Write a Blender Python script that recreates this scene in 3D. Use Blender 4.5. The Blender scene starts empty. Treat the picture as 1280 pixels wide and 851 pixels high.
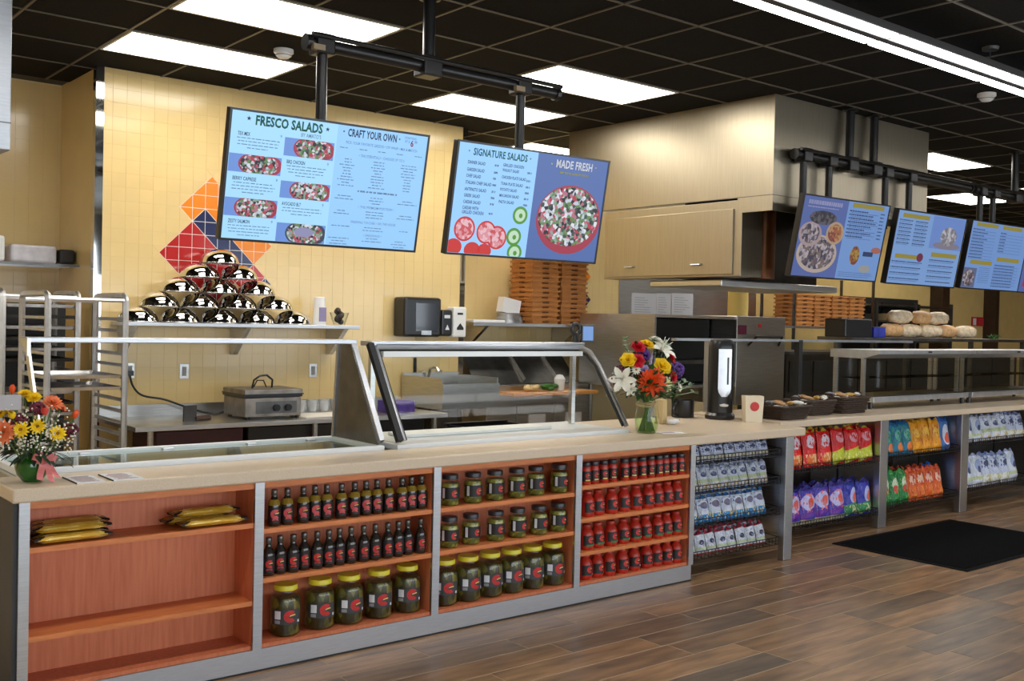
import bpy, bmesh, math, random
from mathutils import Vector, Matrix
R = random.Random(11)
sc = bpy.context.scene
COL = sc.collection

# ------------------------------------------------------------------ camera
YAW, PITCH, ROLL, FPX = 0.88663895, -0.01802374, -0.02289661, 1296.54
EYE = Vector((0, 0, 1.6))
_fw = Vector((math.cos(PITCH)*math.cos(YAW), math.cos(PITCH)*math.sin(YAW), math.sin(PITCH)))
_r = Vector((math.sin(YAW), -math.cos(YAW), 0))
_d = _fw.cross(_r)
_c, _s = math.cos(ROLL), math.sin(ROLL)
AX_R = _c*_r + _s*_d
AX_D = -_s*_r + _c*_d
cam_data = bpy.data.cameras.new('camera')
cam_data.sensor_width = 36
cam_data.lens = FPX/1280*36
cam_data.clip_start = 0.05
cam = bpy.data.objects.new('camera', cam_data)
COL.objects.link(cam)
m = Matrix((AX_R, -AX_D, -_fw)).transposed().to_4x4()
m.translation = EYE
cam.matrix_world = m
sc.camera = cam

def un(px, py, ax, val):
    """photo pixel -> point on the plane (axis ax = val)"""
    d = AX_R*((px-640)/FPX) + AX_D*((py-425.5)/FPX) + _fw
    t = (val-EYE[ax])/d[ax]
    return EYE + d*t

# ------------------------------------------------------------------ daylight and exposure
world = bpy.data.worlds.new('world')
sc.world = world
world.use_nodes = True
bg = world.node_tree.nodes['Background']
bg.inputs[0].default_value = (0.82, 0.91, 1.0, 1)
bg.inputs[1].default_value = 3.8
sc.view_settings.view_transform = 'Standard'
sc.view_settings.look = 'None'
sc.view_settings.gamma = 1
sc.view_settings.use_curve_mapping = False
sc.view_settings.exposure = 0.12
LAMP = 11.0        # brightness of the ceiling lamps' diffusers

# ------------------------------------------------------------------ node materials
def new_mat(name):
    mt = bpy.data.materials.new(name); mt.use_nodes = True
    nt = mt.node_tree
    return mt, nt, nt.nodes['Principled BSDF']

def col4(c):
    return (c[0], c[1], c[2], 1)

def srgb(r, g, b):
    f = lambda x: (x/255/12.92 if x/255 <= .04045 else ((x/255+.055)/1.055)**2.4)
    return (f(r), f(g), f(b))

def mat(name, c, rough=.5, metal=0, var=0, scale=20, bump=0, stretch=(1, 1, 1), rnd=0, coat=0, c2=None, spec=.5, bscale=None):
    mt, nt, b = new_mat(name)
    b.inputs['Roughness'].default_value = rough
    b.inputs['Metallic'].default_value = metal
    b.inputs['Specular IOR Level'].default_value = spec
    b.inputs['Base Color'].default_value = col4(c)
    if coat:
        b.inputs['Coat Weight'].default_value = coat
        b.inputs['Coat Roughness'].default_value = .1
    L = nt.links.new
    if var or bump or c2:
        tc = nt.nodes.new('ShaderNodeTexCoord'); mp = nt.nodes.new('ShaderNodeMapping')
        mp.inputs['Scale'].default_value = stretch
        L(tc.outputs['Object'], mp.inputs[0])
        nz = nt.nodes.new('ShaderNodeTexNoise'); nz.inputs['Scale'].default_value = scale
        nz.inputs['Detail'].default_value = 4
        L(mp.outputs[0], nz.inputs[0])
        if rnd:
            oi = nt.nodes.new('ShaderNodeObjectInfo'); ad = nt.nodes.new('ShaderNodeVectorMath')
            ml = nt.nodes.new('ShaderNodeMath'); ml.operation = 'MULTIPLY'; ml.inputs[1].default_value = 37
            L(oi.outputs['Random'], ml.inputs[0]); L(mp.outputs[0], ad.inputs[0]); L(ml.outputs[0], ad.inputs[1])
            L(ad.outputs[0], nz.inputs[0])
        if var or c2:
            rp = nt.nodes.new('ShaderNodeValToRGB')
            lo = [max(0, x*(1-var)) for x in c]; hi = [min(1, x*(1+var)) for x in c]
            if c2: lo, hi = c, c2
            rp.color_ramp.elements[0].position = .32; rp.color_ramp.elements[1].position = .68
            rp.color_ramp.elements[0].color = col4(lo); rp.color_ramp.elements[1].color = col4(hi)
            L(nz.outputs[0], rp.inputs[0]); L(rp.outputs[0], b.inputs['Base Color'])
        if bump:
            bp = nt.nodes.new('ShaderNodeBump'); bp.inputs['Strength'].default_value = bump
            bp.inputs['Distance'].default_value = .01
            L(nz.outputs[0], bp.inputs['Height']); L(bp.outputs[0], b.inputs['Normal'])
    return mt

def emit(name, c, s):
    mt, nt, b = new_mat(name)
    b.inputs['Base Color'].default_value = (0, 0, 0, 1)
    b.inputs['Roughness'].default_value = .35
    b.inputs['Emission Color'].default_value = col4(c)
    b.inputs['Emission Strength'].default_value = s
    return mt

def glass(name, tint=(.96, .98, .97), gloss=1.0, ior=1.45):
    mt = bpy.data.materials.new(name); mt.use_nodes = True
    nt = mt.node_tree; nt.nodes.clear(); L = nt.links.new
    o = nt.nodes.new('ShaderNodeOutputMaterial'); mx = nt.nodes.new('ShaderNodeMixShader')
    t = nt.nodes.new('ShaderNodeBsdfTransparent'); g = nt.nodes.new('ShaderNodeBsdfGlossy')
    t.inputs[0].default_value = col4(tint); g.inputs['Roughness'].default_value = .02
    g.inputs[0].default_value = (gloss, gloss, gloss, 1)
    # Schlick reflectance, the same from both sides of the pane
    ge = nt.nodes.new('ShaderNodeNewGeometry'); dt = nt.nodes.new('ShaderNodeVectorMath'); dt.operation = 'DOT_PRODUCT'
    L(ge.outputs['Normal'], dt.inputs[0]); L(ge.outputs['Incoming'], dt.inputs[1])
    def mth(op, a, b=None):
        n = nt.nodes.new('ShaderNodeMath'); n.operation = op
        for i, q in enumerate((a, b)):
            if isinstance(q, (int, float)): n.inputs[i].default_value = q
            elif q is not None: L(q, n.inputs[i])
        return n.outputs[0]
    r0 = ((ior-1)/(ior+1))**2
    k = mth('POWER', mth('SUBTRACT', 1.0, mth('ABSOLUTE', dt.outputs['Value'])), 5.0)
    L(mth('ADD', mth('MULTIPLY', k, 1-r0), r0), mx.inputs[0]); L(t.outputs[0], mx.inputs[1]); L(g.outputs[0], mx.inputs[2]); L(mx.outputs[0], o.inputs[0])
    return mt

def chunks(name, cols, scale, emission=0, rough=.5, sz=1.0):
    """random coloured lumps (food print, food)"""
    mt, nt, b = new_mat(name); L = nt.links.new
    tc = nt.nodes.new('ShaderNodeTexCoord'); vo = nt.nodes.new('ShaderNodeTexVoronoi')
    mp = nt.nodes.new('ShaderNodeMapping'); mp.inputs['Scale'].default_value = (1, 1, sz)
    vo.inputs['Scale'].default_value = scale
    L(tc.outputs['Object'], mp.inputs[0]); L(mp.outputs[0], vo.inputs['Vector'])
    rp = nt.nodes.new('ShaderNodeValToRGB'); rp.color_ramp.interpolation = 'CONSTANT'
    sp = nt.nodes.new('ShaderNodeSeparateColor'); L(vo.outputs['Color'], sp.inputs[0]); L(sp.outputs[0], rp.inputs[0])
    e = rp.color_ramp.elements
    while len(e) < len(cols): e.new(.5)
    for i, c in enumerate(cols):
        e[i].position = i/len(cols); e[i].color = col4(c)
    b.inputs['Roughness'].default_value = rough
    if emission:
        b.inputs['Base Color'].default_value = (0, 0, 0, 1)
        L(rp.outputs[0], b.inputs['Emission Color']); b.inputs['Emission Strength'].default_value = emission
    else:
        L(rp.outputs[0], b.inputs['Base Color'])
    return mt

def printed(name, base, layers, rough=.24, crinkle=.9):
    """flat packet print: layers (kind, params, colour) over the base, in the object's own 0..1 box (x across, z up)"""
    mt, nt, b = new_mat(name); L = nt.links.new; N = nt.nodes.new
    tc = N('ShaderNodeTexCoord'); sx = N('ShaderNodeSeparateXYZ'); L(tc.outputs['Generated'], sx.inputs[0])
    def math_(op, a, v):
        n = N('ShaderNodeMath'); n.operation = op
        for i, q in enumerate((a, v)):
            if isinstance(q, (int, float)): n.inputs[i].default_value = q
            elif q is not None: L(q, n.inputs[i])
        return n.outputs[0]
    nz = N('ShaderNodeTexNoise'); nz.inputs['Scale'].default_value = 8; L(tc.outputs['Generated'], nz.inputs[0])
    cur = None
    for kind, pr, c in layers:
        X, Z = sx.outputs[0], sx.outputs[2]
        if kind == 'band':           # z between pr0 and pr1, slanted by pr2
            zz = math_('SUBTRACT', Z, math_('MULTIPLY', X, pr[2])) if len(pr) > 2 else Z
            k = math_('MULTIPLY', math_('GREATER_THAN', zz, pr[0]), math_('LESS_THAN', zz, pr[1]))
        elif kind == 'oval':         # cx cz rx rz
            dx = math_('DIVIDE', math_('SUBTRACT', X, pr[0]), pr[2]); dz = math_('DIVIDE', math_('SUBTRACT', Z, pr[1]), pr[3])
            k = math_('LESS_THAN', math_('ADD', math_('MULTIPLY', dx, dx), math_('MULTIPLY', dz, dz)), 1.0)
        elif kind == 'speck':        # scale, threshold, z0, z1
            n2 = N('ShaderNodeTexNoise'); n2.inputs['Scale'].default_value = pr[0]; L(tc.outputs['Generated'], n2.inputs[0])
            k = math_('MULTIPLY', math_('GREATER_THAN', n2.outputs[0], pr[1]), math_('MULTIPLY', math_('GREATER_THAN', Z, pr[2]), math_('LESS_THAN', Z, pr[3])))
        mx = N('ShaderNodeMix'); mx.data_type = 'RGBA'
        L(k, mx.inputs[0])
        if cur is None: mx.inputs[6].default_value = col4(base)
        else: L(cur, mx.inputs[6])
        mx.inputs[7].default_value = col4(c)
        cur = mx.outputs[2]
    if cur is None: b.inputs['Base Color'].default_value = col4(base)
    else: L(cur, b.inputs['Base Color'])
    b.inputs['Roughness'].default_value = rough
    bp = N('ShaderNodeBump'); bp.inputs['Strength'].default_value = crinkle; bp.inputs['Distance'].default_value = .02
    L(nz.outputs[0], bp.inputs['Height']); L(bp.outputs[0], b.inputs['Normal'])
    return mt

# ------------------------------------------------------------------ mesh builder
class MB:
    def __init__(self): self.v = []; self.f = []
    def add(self, vs, fs):
        o = len(self.v); self.v += [tuple(p) for p in vs]; self.f += [tuple(i+o for i in q) for q in fs]; return self
    def box(self, x0, x1, y0, y1, z0, z1):
        return self.add([(x, y, z) for x in (x0, x1) for y in (y0, y1) for z in (z0, z1)],
                        [(0, 1, 3, 2), (4, 6, 7, 5), (0, 4, 5, 1), (2, 3, 7, 6), (0, 2, 6, 4), (1, 5, 7, 3)])
    def cbox(self, c, s):
        return self.box(c[0]-s[0]/2, c[0]+s[0]/2, c[1]-s[1]/2, c[1]+s[1]/2, c[2]-s[2]/2, c[2]+s[2]/2)
    def bar(self, p0, p1, w, h, up=(0, 0, 1)):
        p0, p1 = Vector(p0), Vector(p1); d = (p1-p0).normalized(); u = Vector(up)
        s = d.cross(u)
        if s.length < 1e-4: s = d.cross(Vector((1, 0, 0)))
        s.normalize(); u = s.cross(d).normalized()
        a = [p+s*w/2*i+u*h/2*j for p in (p0, p1) for i, j in ((-1, -1), (1, -1), (1, 1), (-1, 1))]
        return self.add(a, [(0, 1, 2, 3), (7, 6, 5, 4), (0, 4, 5, 1), (1, 5, 6, 2), (2, 6, 7, 3), (3, 7, 4, 0)])
    def cyl(self, p0, p1, r0, r1=None, n=10, caps=True):
        r1 = r0 if r1 is None else r1
        p0, p1 = Vector(p0), Vector(p1); d = (p1-p0).normalized()
        a = d.cross(Vector((0, 0, 1)))
        if a.length < 1e-4: a = Vector((1, 0, 0))
        a.normalize(); b = d.cross(a)
        vs = [p+(a*math.cos(2*math.pi*i/n)+b*math.sin(2*math.pi*i/n))*r for p, r in ((p0, r0), (p1, r1)) for i in range(n)]
        fs = [(i, (i+1) % n, n+(i+1) % n, n+i) for i in range(n)]
        if caps: fs += [tuple(range(n))[::-1], tuple(range(n, 2*n))]
        return self.add(vs, fs)
    def tube(self, path, r, n=6, closed=False):
        P = [Vector(p) for p in path]; k = len(P); vs = []; prev = None
        for i in range(k):
            if closed: t = P[(i+1) % k]-P[i-1]
            else: t = P[min(i+1, k-1)]-P[max(i-1, 0)]
            t.normalize()
            a = (prev - t*prev.dot(t)) if prev is not None else t.cross(Vector((0, 0, 1)))
            if a.length < 1e-4: a = t.cross(Vector((1, 0, 0)))
            a.normalize(); prev = a; b = t.cross(a)
            rr = r[i] if isinstance(r, (list, tuple)) else r
            vs += [P[i]+(a*math.cos(2*math.pi*j/n)+b*math.sin(2*math.pi*j/n))*rr for j in range(n)]
        fs = []
        for i in range(k if closed else k-1):
            i2 = (i+1) % k
            fs += [(i*n+j, i*n+(j+1) % n, i2*n+(j+1) % n, i2*n+j) for j in range(n)]
        if not closed: fs += [tuple(range(n))[::-1], tuple(range((k-1)*n, k*n))]
        return self.add(vs, fs)
    def lathe(self, prof, n=16, c=(0, 0, 0), wob=None):
        vs = []; fs = []; rows = []
        for r, z in prof:
            if r < 1e-6:
                rows.append([len(vs)]); vs.append((c[0], c[1], c[2]+z))
            else:
                rows.append(list(range(len(vs), len(vs)+n)))
                for i in range(n):
                    t = 2*math.pi*i/n; q = r*(wob(t, z) if wob else 1)
                    vs.append((c[0]+q*math.cos(t), c[1]+q*math.sin(t), c[2]+z))
        for a, b in zip(rows, rows[1:]):
            for i in range(n):
                j = (i+1) % n
                if len(a) == 1 and len(b) == 1: continue
                if len(a) == 1: fs.append((a[0], b[j], b[i]))
                elif len(b) == 1: fs.append((a[i], a[j], b[0]))
                else: fs.append((a[i], a[j], b[j], b[i]))
        return self.add(vs, fs)
    def ell(self, c, r, n=8, k=5):
        return self.add(*self._ell(c, r, n, k))
    def _ell(self, c, r, n, k):
        t = MB(); t.lathe([(math.sin(math.pi*i/k), -math.cos(math.pi*i/k)) for i in range(k+1)], n)
        return [(c[0]+v[0]*r[0], c[1]+v[1]*r[1], c[2]+v[2]*r[2]) for v in t.v], t.f
    def prism(self, poly, a0, a1, axis='y'):
        n = len(poly)
        f = {'x': lambda p, a: (a, p[0], p[1]), 'y': lambda p, a: (p[0], a, p[1]), 'z': lambda p, a: (p[0], p[1], a)}[axis]
        vs = [f(p, a0) for p in poly]+[f(p, a1) for p in poly]
        return self.add(vs, [tuple(range(n)), tuple(range(n, 2*n))[::-1]]+[(i, n+i, n+(i+1) % n, (i+1) % n) for i in range(n)])
    def quad(self, a, b, c, d): return self.add([a, b, c, d], [(0, 1, 2, 3)])
    def xf(self, mtx):
        self.v = [tuple(mtx @ Vector(p)) for p in self.v]; return self
    def data(self, name, mt, smooth=False):
        me = bpy.data.meshes.new(name); me.from_pydata(self.v, [], self.f)
        bm = bmesh.new(); bm.from_mesh(me); bmesh.ops.recalc_face_normals(bm, faces=bm.faces); bm.to_mesh(me); bm.free()
        if smooth:
            me.polygons.foreach_set('use_smooth', [True]*len(me.polygons))
            if smooth != 'all': me.set_sharp_from_angle(angle=math.radians(40))
        me.materials.append(mt); return me
    def build(self, name, mt, parent=None, smooth=False, bevel=0, world=False, loc=None):
        if world and parent is not None:
            r = parent
            while r.parent: r = r.parent
            o = r.location; self.v = [(p[0]-o.x, p[1]-o.y, p[2]-o.z) for p in self.v]
        ob = bpy.data.objects.new(name, self.data(name, mt, smooth)); COL.objects.link(ob)
        if parent is not None: ob.parent = parent
        if loc is not None: ob.location = loc
        if bevel:
            md = ob.modifiers.new('bevel', 'BEVEL'); md.width = bevel; md.segments = 2; md.limit_method = 'ANGLE'
        return ob

def tag(o, label, cat=None, group=None, kind=None):
    if label: o['label'] = label
    if cat: o['category'] = cat
    if group: o['group'] = group
    if kind: o['kind'] = kind
    return o
def thing(name, label, cat, loc=(0, 0, 0), group=None, rot=(0, 0, 0)):
    o = bpy.data.objects.new(name, None); COL.objects.link(o); o.location = loc; o.rotation_euler = rot
    o.empty_display_size = .05
    return tag(o, label, cat, group)
def copy_tree(o, parent=None):
    c = o.copy(); COL.objects.link(c)
    if parent is not None: c.parent = parent
    for ch in o.children: copy_tree(ch, c)
    return c
ORD = ['first', 'second', 'third', 'fourth', 'fifth', 'sixth', 'seventh', 'eighth', 'ninth', 'tenth', 'eleventh', 'twelfth', 'thirteenth', 'fourteenth', 'fifteenth', 'sixteenth']

def text_data(s, size, mt, xs=1.0, bold=0.0, align='LEFT', name='lettering'):
    cu = bpy.data.curves.new(name, 'FONT'); cu.body = s; cu.size = size; cu.offset = bold*size; cu.align_x = align; cu.resolution_u = 2
    cu.space_character = 1.04
    ob = bpy.data.objects.new(name, cu)
    me = bpy.data.meshes.new_from_object(ob)
    bpy.data.objects.remove(ob); bpy.data.curves.remove(cu)
    for v in me.vertices: v.co = (v.co.x*xs, 0, v.co.y)        # stand upright, facing -Y
    me.materials.clear(); me.materials.append(mt)
    return me
def text(s, size, mt, parent, loc, xs=1.0, bold=0.0, align='LEFT', fit=None, name='lettering', rot=None):
    me = text_data(s, size, mt, xs, bold, align, name)
    if fit:
        w = max(v.co.x for v in me.vertices)-min(v.co.x for v in me.vertices)
        for v in me.vertices: v.co.x *= fit/w
    o = bpy.data.objects.new(name, me); COL.objects.link(o); o.parent = parent; o.location = loc
    if rot: o.rotation_euler = rot
    return o

# ------------------------------------------------------------------ materials
steel = mat('brushed_steel', (.60, .59, .57), .30, 1, .12, 6, .04, (1, 1, 40))
steel_h = mat('brushed_steel_sheet', (.44, .385, .29), .38, 1, .05, 4, .01, (30, 30, 1))  # warm tint carries the yellow wall's reflection in the base colour
steel_b = mat('satin_steel_trim', (.50, .51, .53), .36, 1, .08, 12, .03, (1, 1, 30))
chrome = mat('mirror_steel', (.72, .71, .69), .05, 1)
dark_steel = mat('dark_steel', (.16, .155, .15), .35, 1, .2, 8)
alu = mat('aluminium', (.66, .67, .70), .40, 1, .08, 14)
black = mat('black_plastic', (.012, .012, .013), .28)
black_matte = mat('matte_black_paint', (.015, .014, .013), .55)
white_pl = mat('white_plastic', (.78, .78, .77), .4)
paper = mat('white_paper', (.80, .79, .78), .7)
pane = glass('clear_pane', (.955, .97, .96), .18)
jar_glass = glass('jar_glass', (.93, .95, .90))
stone = mat('speckled_beige_worktop', srgb(196, 174, 146), .33, 0, 0, 320, 0, c2=srgb(222, 203, 178))
wood = mat('orange_wood_laminate', srgb(192, 103, 64), .42, 0, 0, 7, .01, (9, 9, .6), c2=srgb(208, 122, 82))
wood_edge = mat('orange_wood_edge', srgb(210, 124, 68), .45, 0, .12, 10, 0, (1, 8, 8))
grout = mat('pale_grout', srgb(226, 205, 158), .8)
tile_y = mat('glazed_cream_tile', srgb(223, 195, 136), .16, 0, .035, 3, .015, rnd=1)
tile_o = mat('glazed_orange_tile', srgb(232, 134, 30), .16, 0, .06, 3)
tile_r = mat('glazed_red_tile', srgb(178, 36, 34), .16, 0, .06, 3)
tile_n = mat('glazed_navy_tile', srgb(34, 42, 84), .16, 0, .06, 3)
grout_w = mat('cream_grout', srgb(210, 180, 120), .8)
grout_c = mat('white_grout', (.80, .77, .70), .8)
ceil_m = mat('black_acoustic_tile', (.012, .011, .010), .9, 0, .25, 60, .1, spec=.1)
tbar_m = mat('bronze_grid_bar', (.095, .08, .06), .45)
lamp_m = emit('lamp_diffuser', (1, .955, .87), LAMP)
strip_m = emit('strip_diffuser', (.98, .97, .95), LAMP*1.5)
lamp_fr = mat('lamp_frame', (.60, .56, .48), .5)

# ------------------------------------------------------------------ room shell
CZ, WY, RY = 3.48, 8.19, 8.95      # ceiling height, tiled wall, recessed wall
X0R, X1R, Y0R = -3.2, 22.0, -3.6
def struct(name, mb, mt, parent=None, **k):
    o = mb.build(name, mt, parent, **k)
    if parent is None: o['kind'] = 'structure'
    return o

# floor with wood-look porcelain planks
def plank_mat():
    mt, nt, b = new_mat('wood_look_plank'); L = nt.links.new; N = nt.nodes.new
    tc = N('ShaderNodeTexCoord'); oi = N('ShaderNodeObjectInfo')
    rp = N('ShaderNodeValToRGB'); e = rp.color_ramp.elements
    pal = [(138, 108, 80), (164, 128, 92), (148, 116, 84), (172, 134, 96), (112, 96, 80), (154, 120, 86), (160, 122, 86), (126, 106, 86)]
    while len(e) < len(pal): e.new(.5)
    for i, c in enumerate(pal): e[i].position = i/(len(pal)-1); e[i].color = col4(srgb(*c))
    L(oi.outputs['Random'], rp.inputs[0])
    ml = N('ShaderNodeMath'); ml.operation = 'MULTIPLY'; ml.inputs[1].default_value = 91; L(oi.outputs['Random'], ml.inputs[0])
    mp = N('ShaderNodeMapping'); mp.inputs['Scale'].default_value = (2.2, 14, 14); L(tc.outputs['Object'], mp.inputs[0])
    ad = N('ShaderNodeVectorMath'); L(mp.outputs[0], ad.inputs[0]); L(ml.outputs[0], ad.inputs[1])
    nz = N('ShaderNodeTexNoise'); nz.inputs['Scale'].default_value = 1.4; nz.inputs['Detail'].default_value = 6; L(ad.outputs[0], nz.inputs[0])
    r2 = N('ShaderNodeValToRGB'); r2.color_ramp.elements[0].color = (.45, .45, .48, 1); r2.color_ramp.elements[1].color = (1.25, 1.2, 1.12, 1)
    r2.color_ramp.elements[0].position = .3; r2.color_ramp.elements[1].position = .7
    L(nz.outputs[0], r2.inputs[0])
    mx = N('ShaderNodeMix'); mx.data_type = 'RGBA'; mx.blend_type = 'MULTIPLY'; mx.inputs[0].default_value = 1
    L(rp.outputs[0], mx.inputs[6]); L(r2.outputs[0], mx.inputs[7]); L(mx.outputs[2], b.inputs['Base Color'])
    b.inputs['Roughness'].default_value = .34
    bp = N('ShaderNodeBump'); bp.inputs['Strength'].default_value = .06; L(nz.outputs[0], bp.inputs['Height']); L(bp.outputs[0], b.inputs['Normal'])
    return mt
plank_m = plank_mat()
floor_grout = mat('floor_joint', srgb(186, 164, 132), .8)
floor = struct('floor', MB().box(X0R, X1R, Y0R, RY+.25, -.1, -.0014), floor_grout)
PW, PL = .178, .95
def plank_mesh(l):
    b = MB(); w = PW-.008; h = .0012; i = .0003
    b.add([(-l/2, -w/2, -h), (l/2, -w/2, -h), (l/2, w/2, -h), (-l/2, w/2, -h), (-l/2+i, -w/2+i, 0), (l/2-i, -w/2+i, 0), (l/2-i, w/2-i, 0), (-l/2+i, w/2-i, 0)],
          [(4, 5, 6, 7), (0, 1, 5, 4), (1, 2, 6, 5), (2, 3, 7, 6), (3, 0, 4, 7)])
    return b.data('plank', plank_m)
pm = plank_mesh(PL-.008)
cand = []
row = 0
y = .20
while y < 5.5:
    off = R.uniform(0, PL)
    x = -1.0+off
    while x < 13:
        cand.append((x, y)); x += PL
    y += PW; row += 1
def seen(p, mar=60):
    v = Vector(p)-EYE; z = v.dot(_fw)
    if z < .3: return False
    px = 640+FPX*v.dot(AX_R)/z; py = 425.5+FPX*v.dot(AX_D)/z
    return -mar < px < 1280+mar and -mar < py < 851+mar
vis = [c for c in cand if any(seen((c[0]+s*PL/2, c[1]+k*PW/2, 0), 30) for s in (-1, -.5, 0, .5, 1) for k in (-1, 1))]
vis.sort(key=lambda c: (c[1] > 4.75, c[0]**2+c[1]**2))
for c in vis[:300]:
    o = bpy.data.objects.new('plank', pm); COL.objects.link(o); o.parent = floor; o.location = (c[0], c[1], 0)
# behind the counters and out of sight: plain floor
far = MB()
for c in vis[300:]: far.box(c[0]-PL/2+.002, c[0]+PL/2-.002, c[1]-PW/2+.002, c[1]+PW/2-.002, -.0012, 0)
if far.v: tag(far.build('far_planks', plank_m, floor), None, kind='stuff')

# ceiling: black tiles in a bronze grid
MOD = .658; GX, GY = 2.37, 5.675
ceiling = struct('ceiling', MB().box(X0R, X1R, Y0R, RY+.25, CZ+.012, CZ+.12), black_matte)
LAMPS = [(0, 0), (0, 2), (4, 0), (4, 2), (7, 4), (12, 0), (17, 2), (-6, 0), (-6, 2), (12, 2), (17, 0)]   # grid cells (two cells long in x); unseen ones at left kept for their light
lampcells = set()
for i, j in LAMPS: lampcells |= {(i, j), (i+1, j)}
tm = MB().box(-MOD/2+.011, MOD/2-.011, -MOD/2+.011, MOD/2-.011, CZ+.002, CZ+.012).data('ceiling_tile', ceil_m)
tl = []
for i in range(-8, 29):
    for j in range(-8, 5):
        cx, cy = GX+(i+.5)*MOD, GY+(j+.5)*MOD
        if (i, j) in lampcells or cy > RY or cx > X1R-.4: continue
        tl.append((cx, cy))
tl = [t for t in tl if any(seen((t[0]+a*MOD/2, t[1]+b*MOD/2, CZ), 4) for a in (-1, 1) for b in (-1, 1))]
tl.sort(key=lambda c: c[0]**2+c[1]**2)
for t in tl[:300]:
    o = bpy.data.objects.new('ceiling_tile', tm); COL.objects.link(o); o.parent = ceiling; o.location = (t[0], t[1], 0)
bx = MB().box(-.5, .5, -.009, .009, CZ-.004, CZ+.012).data('grid_bar', tbar_m)
for j in range(-9, 6):
    yy = GY+j*MOD
    if yy < RY:
        o = bpy.data.objects.new('grid_bar', bx); COL.objects.link(o); o.parent = ceiling; o.location = ((X0R+X1R)/2, yy, 0); o.scale = (X1R-X0R, 1, 1)
by = MB().box(-.009, .009, -.5, .5, CZ-.0045, CZ+.0115).data('grid_bar', tbar_m)
for i in range(-8, 30):
    xx = GX+i*MOD
    if xx < X1R:
        o = bpy.data.objects.new('grid_bar', by); COL.objects.link(o); o.parent = ceiling; o.location = (xx, (Y0R+RY)/2, 0); o.scale = (1, RY-Y0R, 1)

# tiled walls ---------------------------------------------------------
TS = .108; TX0, TZ0 = 3.195, 2.25
def tilemesh(poly, mt, y, g=.0012):
    """poly in tile units inside the wall plane -> thin tile with eased edge"""
    n = len(poly); cx = sum(p[0] for p in poly)/n; cz = sum(p[1] for p in poly)/n
    def shrink(d):
        out = []
        for i in range(n):
            p0, p1, p2 = poly[i-1], poly[i], poly[(i+1) % n]
            e1 = Vector((p1[0]-p0[0], p1[1]-p0[1])).normalized(); e2 = Vector((p2[0]-p1[0], p2[1]-p1[1])).normalized()
            n1 = Vector((-e1.y, e1.x)); n2 = Vector((-e2.y, e2.x)); k = 1+n1.dot(n2)
            q = (n1+n2)*d/max(k, .2)
            out.append((p1[0]*TS+q.x, p1[1]*TS+q.y))
        return out
    a, b = shrink(g/2), shrink(g/2+.0008)
    t = MB(); t.add([(p[0], 0, p[1]) for p in a]+[(p[0], -.0016, p[1]) for p in a]+[(p[0], -.002, p[1]) for p in b],
                    [(i, (i+1) % n, n+(i+1) % n, n+i) for i in range(n)]+[(n+i, n+(i+1) % n, 2*n+(i+1) % n, 2*n+i) for i in range(n)]+[tuple(range(2*n, 3*n))])
    return t
SQ = [(0, 0), (1, 0), (1, 1), (0, 1)]
def colour_at(u, v):
    p, q = u+v, u-v
    if -2 <= q < 0 and 2 <= p < 7: return 'o'
    if 0 <= q < 8: return 'r' if -3 <= p < 2 else 'n' if 2 <= p < 4 else 'o' if 4 <= p < 7 else 'y'
    if 8 <= q < 10 and 1 <= p < 4: return 'r'
    if 10 <= q < 11 and 2 <= p < 4: return 'n'
    return 'y'
TM = {'o': tile_o, 'r': tile_r, 'n': tile_n, 'y': tile_y}
WX0, WX1 = 2.565, 6.02
wall = struct('wall_back', MB().box(WX0, WX1, WY, RY, 0, CZ+.01), grout_w)
MB().prism([(TX0+(p+q)/2*TS, TZ0+(p-q)/2*TS) for p, q in ((2, -2), (7, -2), (7, 8), (4, 8), (4, 11), (2, 11), (2, 10), (1, 10), (1, 8), (-3, 8), (-3, 0), (2, 0))], WY-.0006, WY+.01, 'y').build('grout_bed', grout_c, wall)
tcache = {}
def put_tile(poly, c, u, v, parent, y):
    key = (tuple(poly), c)
    if key not in tcache: tcache[key] = tilemesh(poly, TM[c], 0, .0012 if c == 'y' else .0045).data('tile', TM[c])
    o = bpy.data.objects.new('tile', tcache[key]); COL.objects.link(o); o.parent = parent
    o.location = (TX0+u*TS, y, TZ0+v*TS)
rest = MB(); plain = []; nobj = 0
for u in range(-6, 27):
    for v in range(-21, 12):
        xa, za = TX0+u*TS, TZ0+v*TS
        if xa+TS < WX0+.002 or xa > WX1-.002 or za > CZ: continue
        quarters = [colour_at(u+.5, v+1/6), colour_at(u+5/6, v+.5), colour_at(u+.5, v+5/6), colour_at(u+1/6, v+.5)]
        if xa < WX0 or xa+TS > WX1 or za+TS > CZ:
            a, b = max(0, (WX0-xa)/TS), min(1, (WX1-xa)/TS); t = min(1, (CZ-za)/TS)
            if b-a > .08 and t > .08:
                k = tilemesh([(a, 0), (b, 0), (b, t), (a, t)], tile_y, 0); rest.add([(p[0]+xa, p[1]+WY, p[2]+za) for p in k.v], k.f)
            continue
        if len(set(quarters)) == 1:
            if quarters[0] == 'y': plain.append((u, v))
            else: put_tile(SQ, quarters[0], u, v, wall, WY); nobj += 1
            continue
        b_, r_, t_, l_ = quarters
        if b_ == r_ and t_ == l_: parts = [([(0, 0), (1, 0), (1, 1)], b_), ([(0, 0), (1, 1), (0, 1)], t_)]
        elif b_ == l_ and r_ == t_: parts = [([(0, 0), (1, 0), (0, 1)], b_), ([(1, 0), (1, 1), (0, 1)], r_)]
        else: parts = [([(0, 0), (1, 0), (.5, .5)], b_), ([(1, 0), (1, 1), (.5, .5)], r_), ([(1, 1), (0, 1), (.5, .5)], t_), ([(0, 1), (0, 0), (.5, .5)], l_)]
        for poly, c in parts: put_tile(poly, c, u, v, wall, WY); nobj += 1
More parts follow.
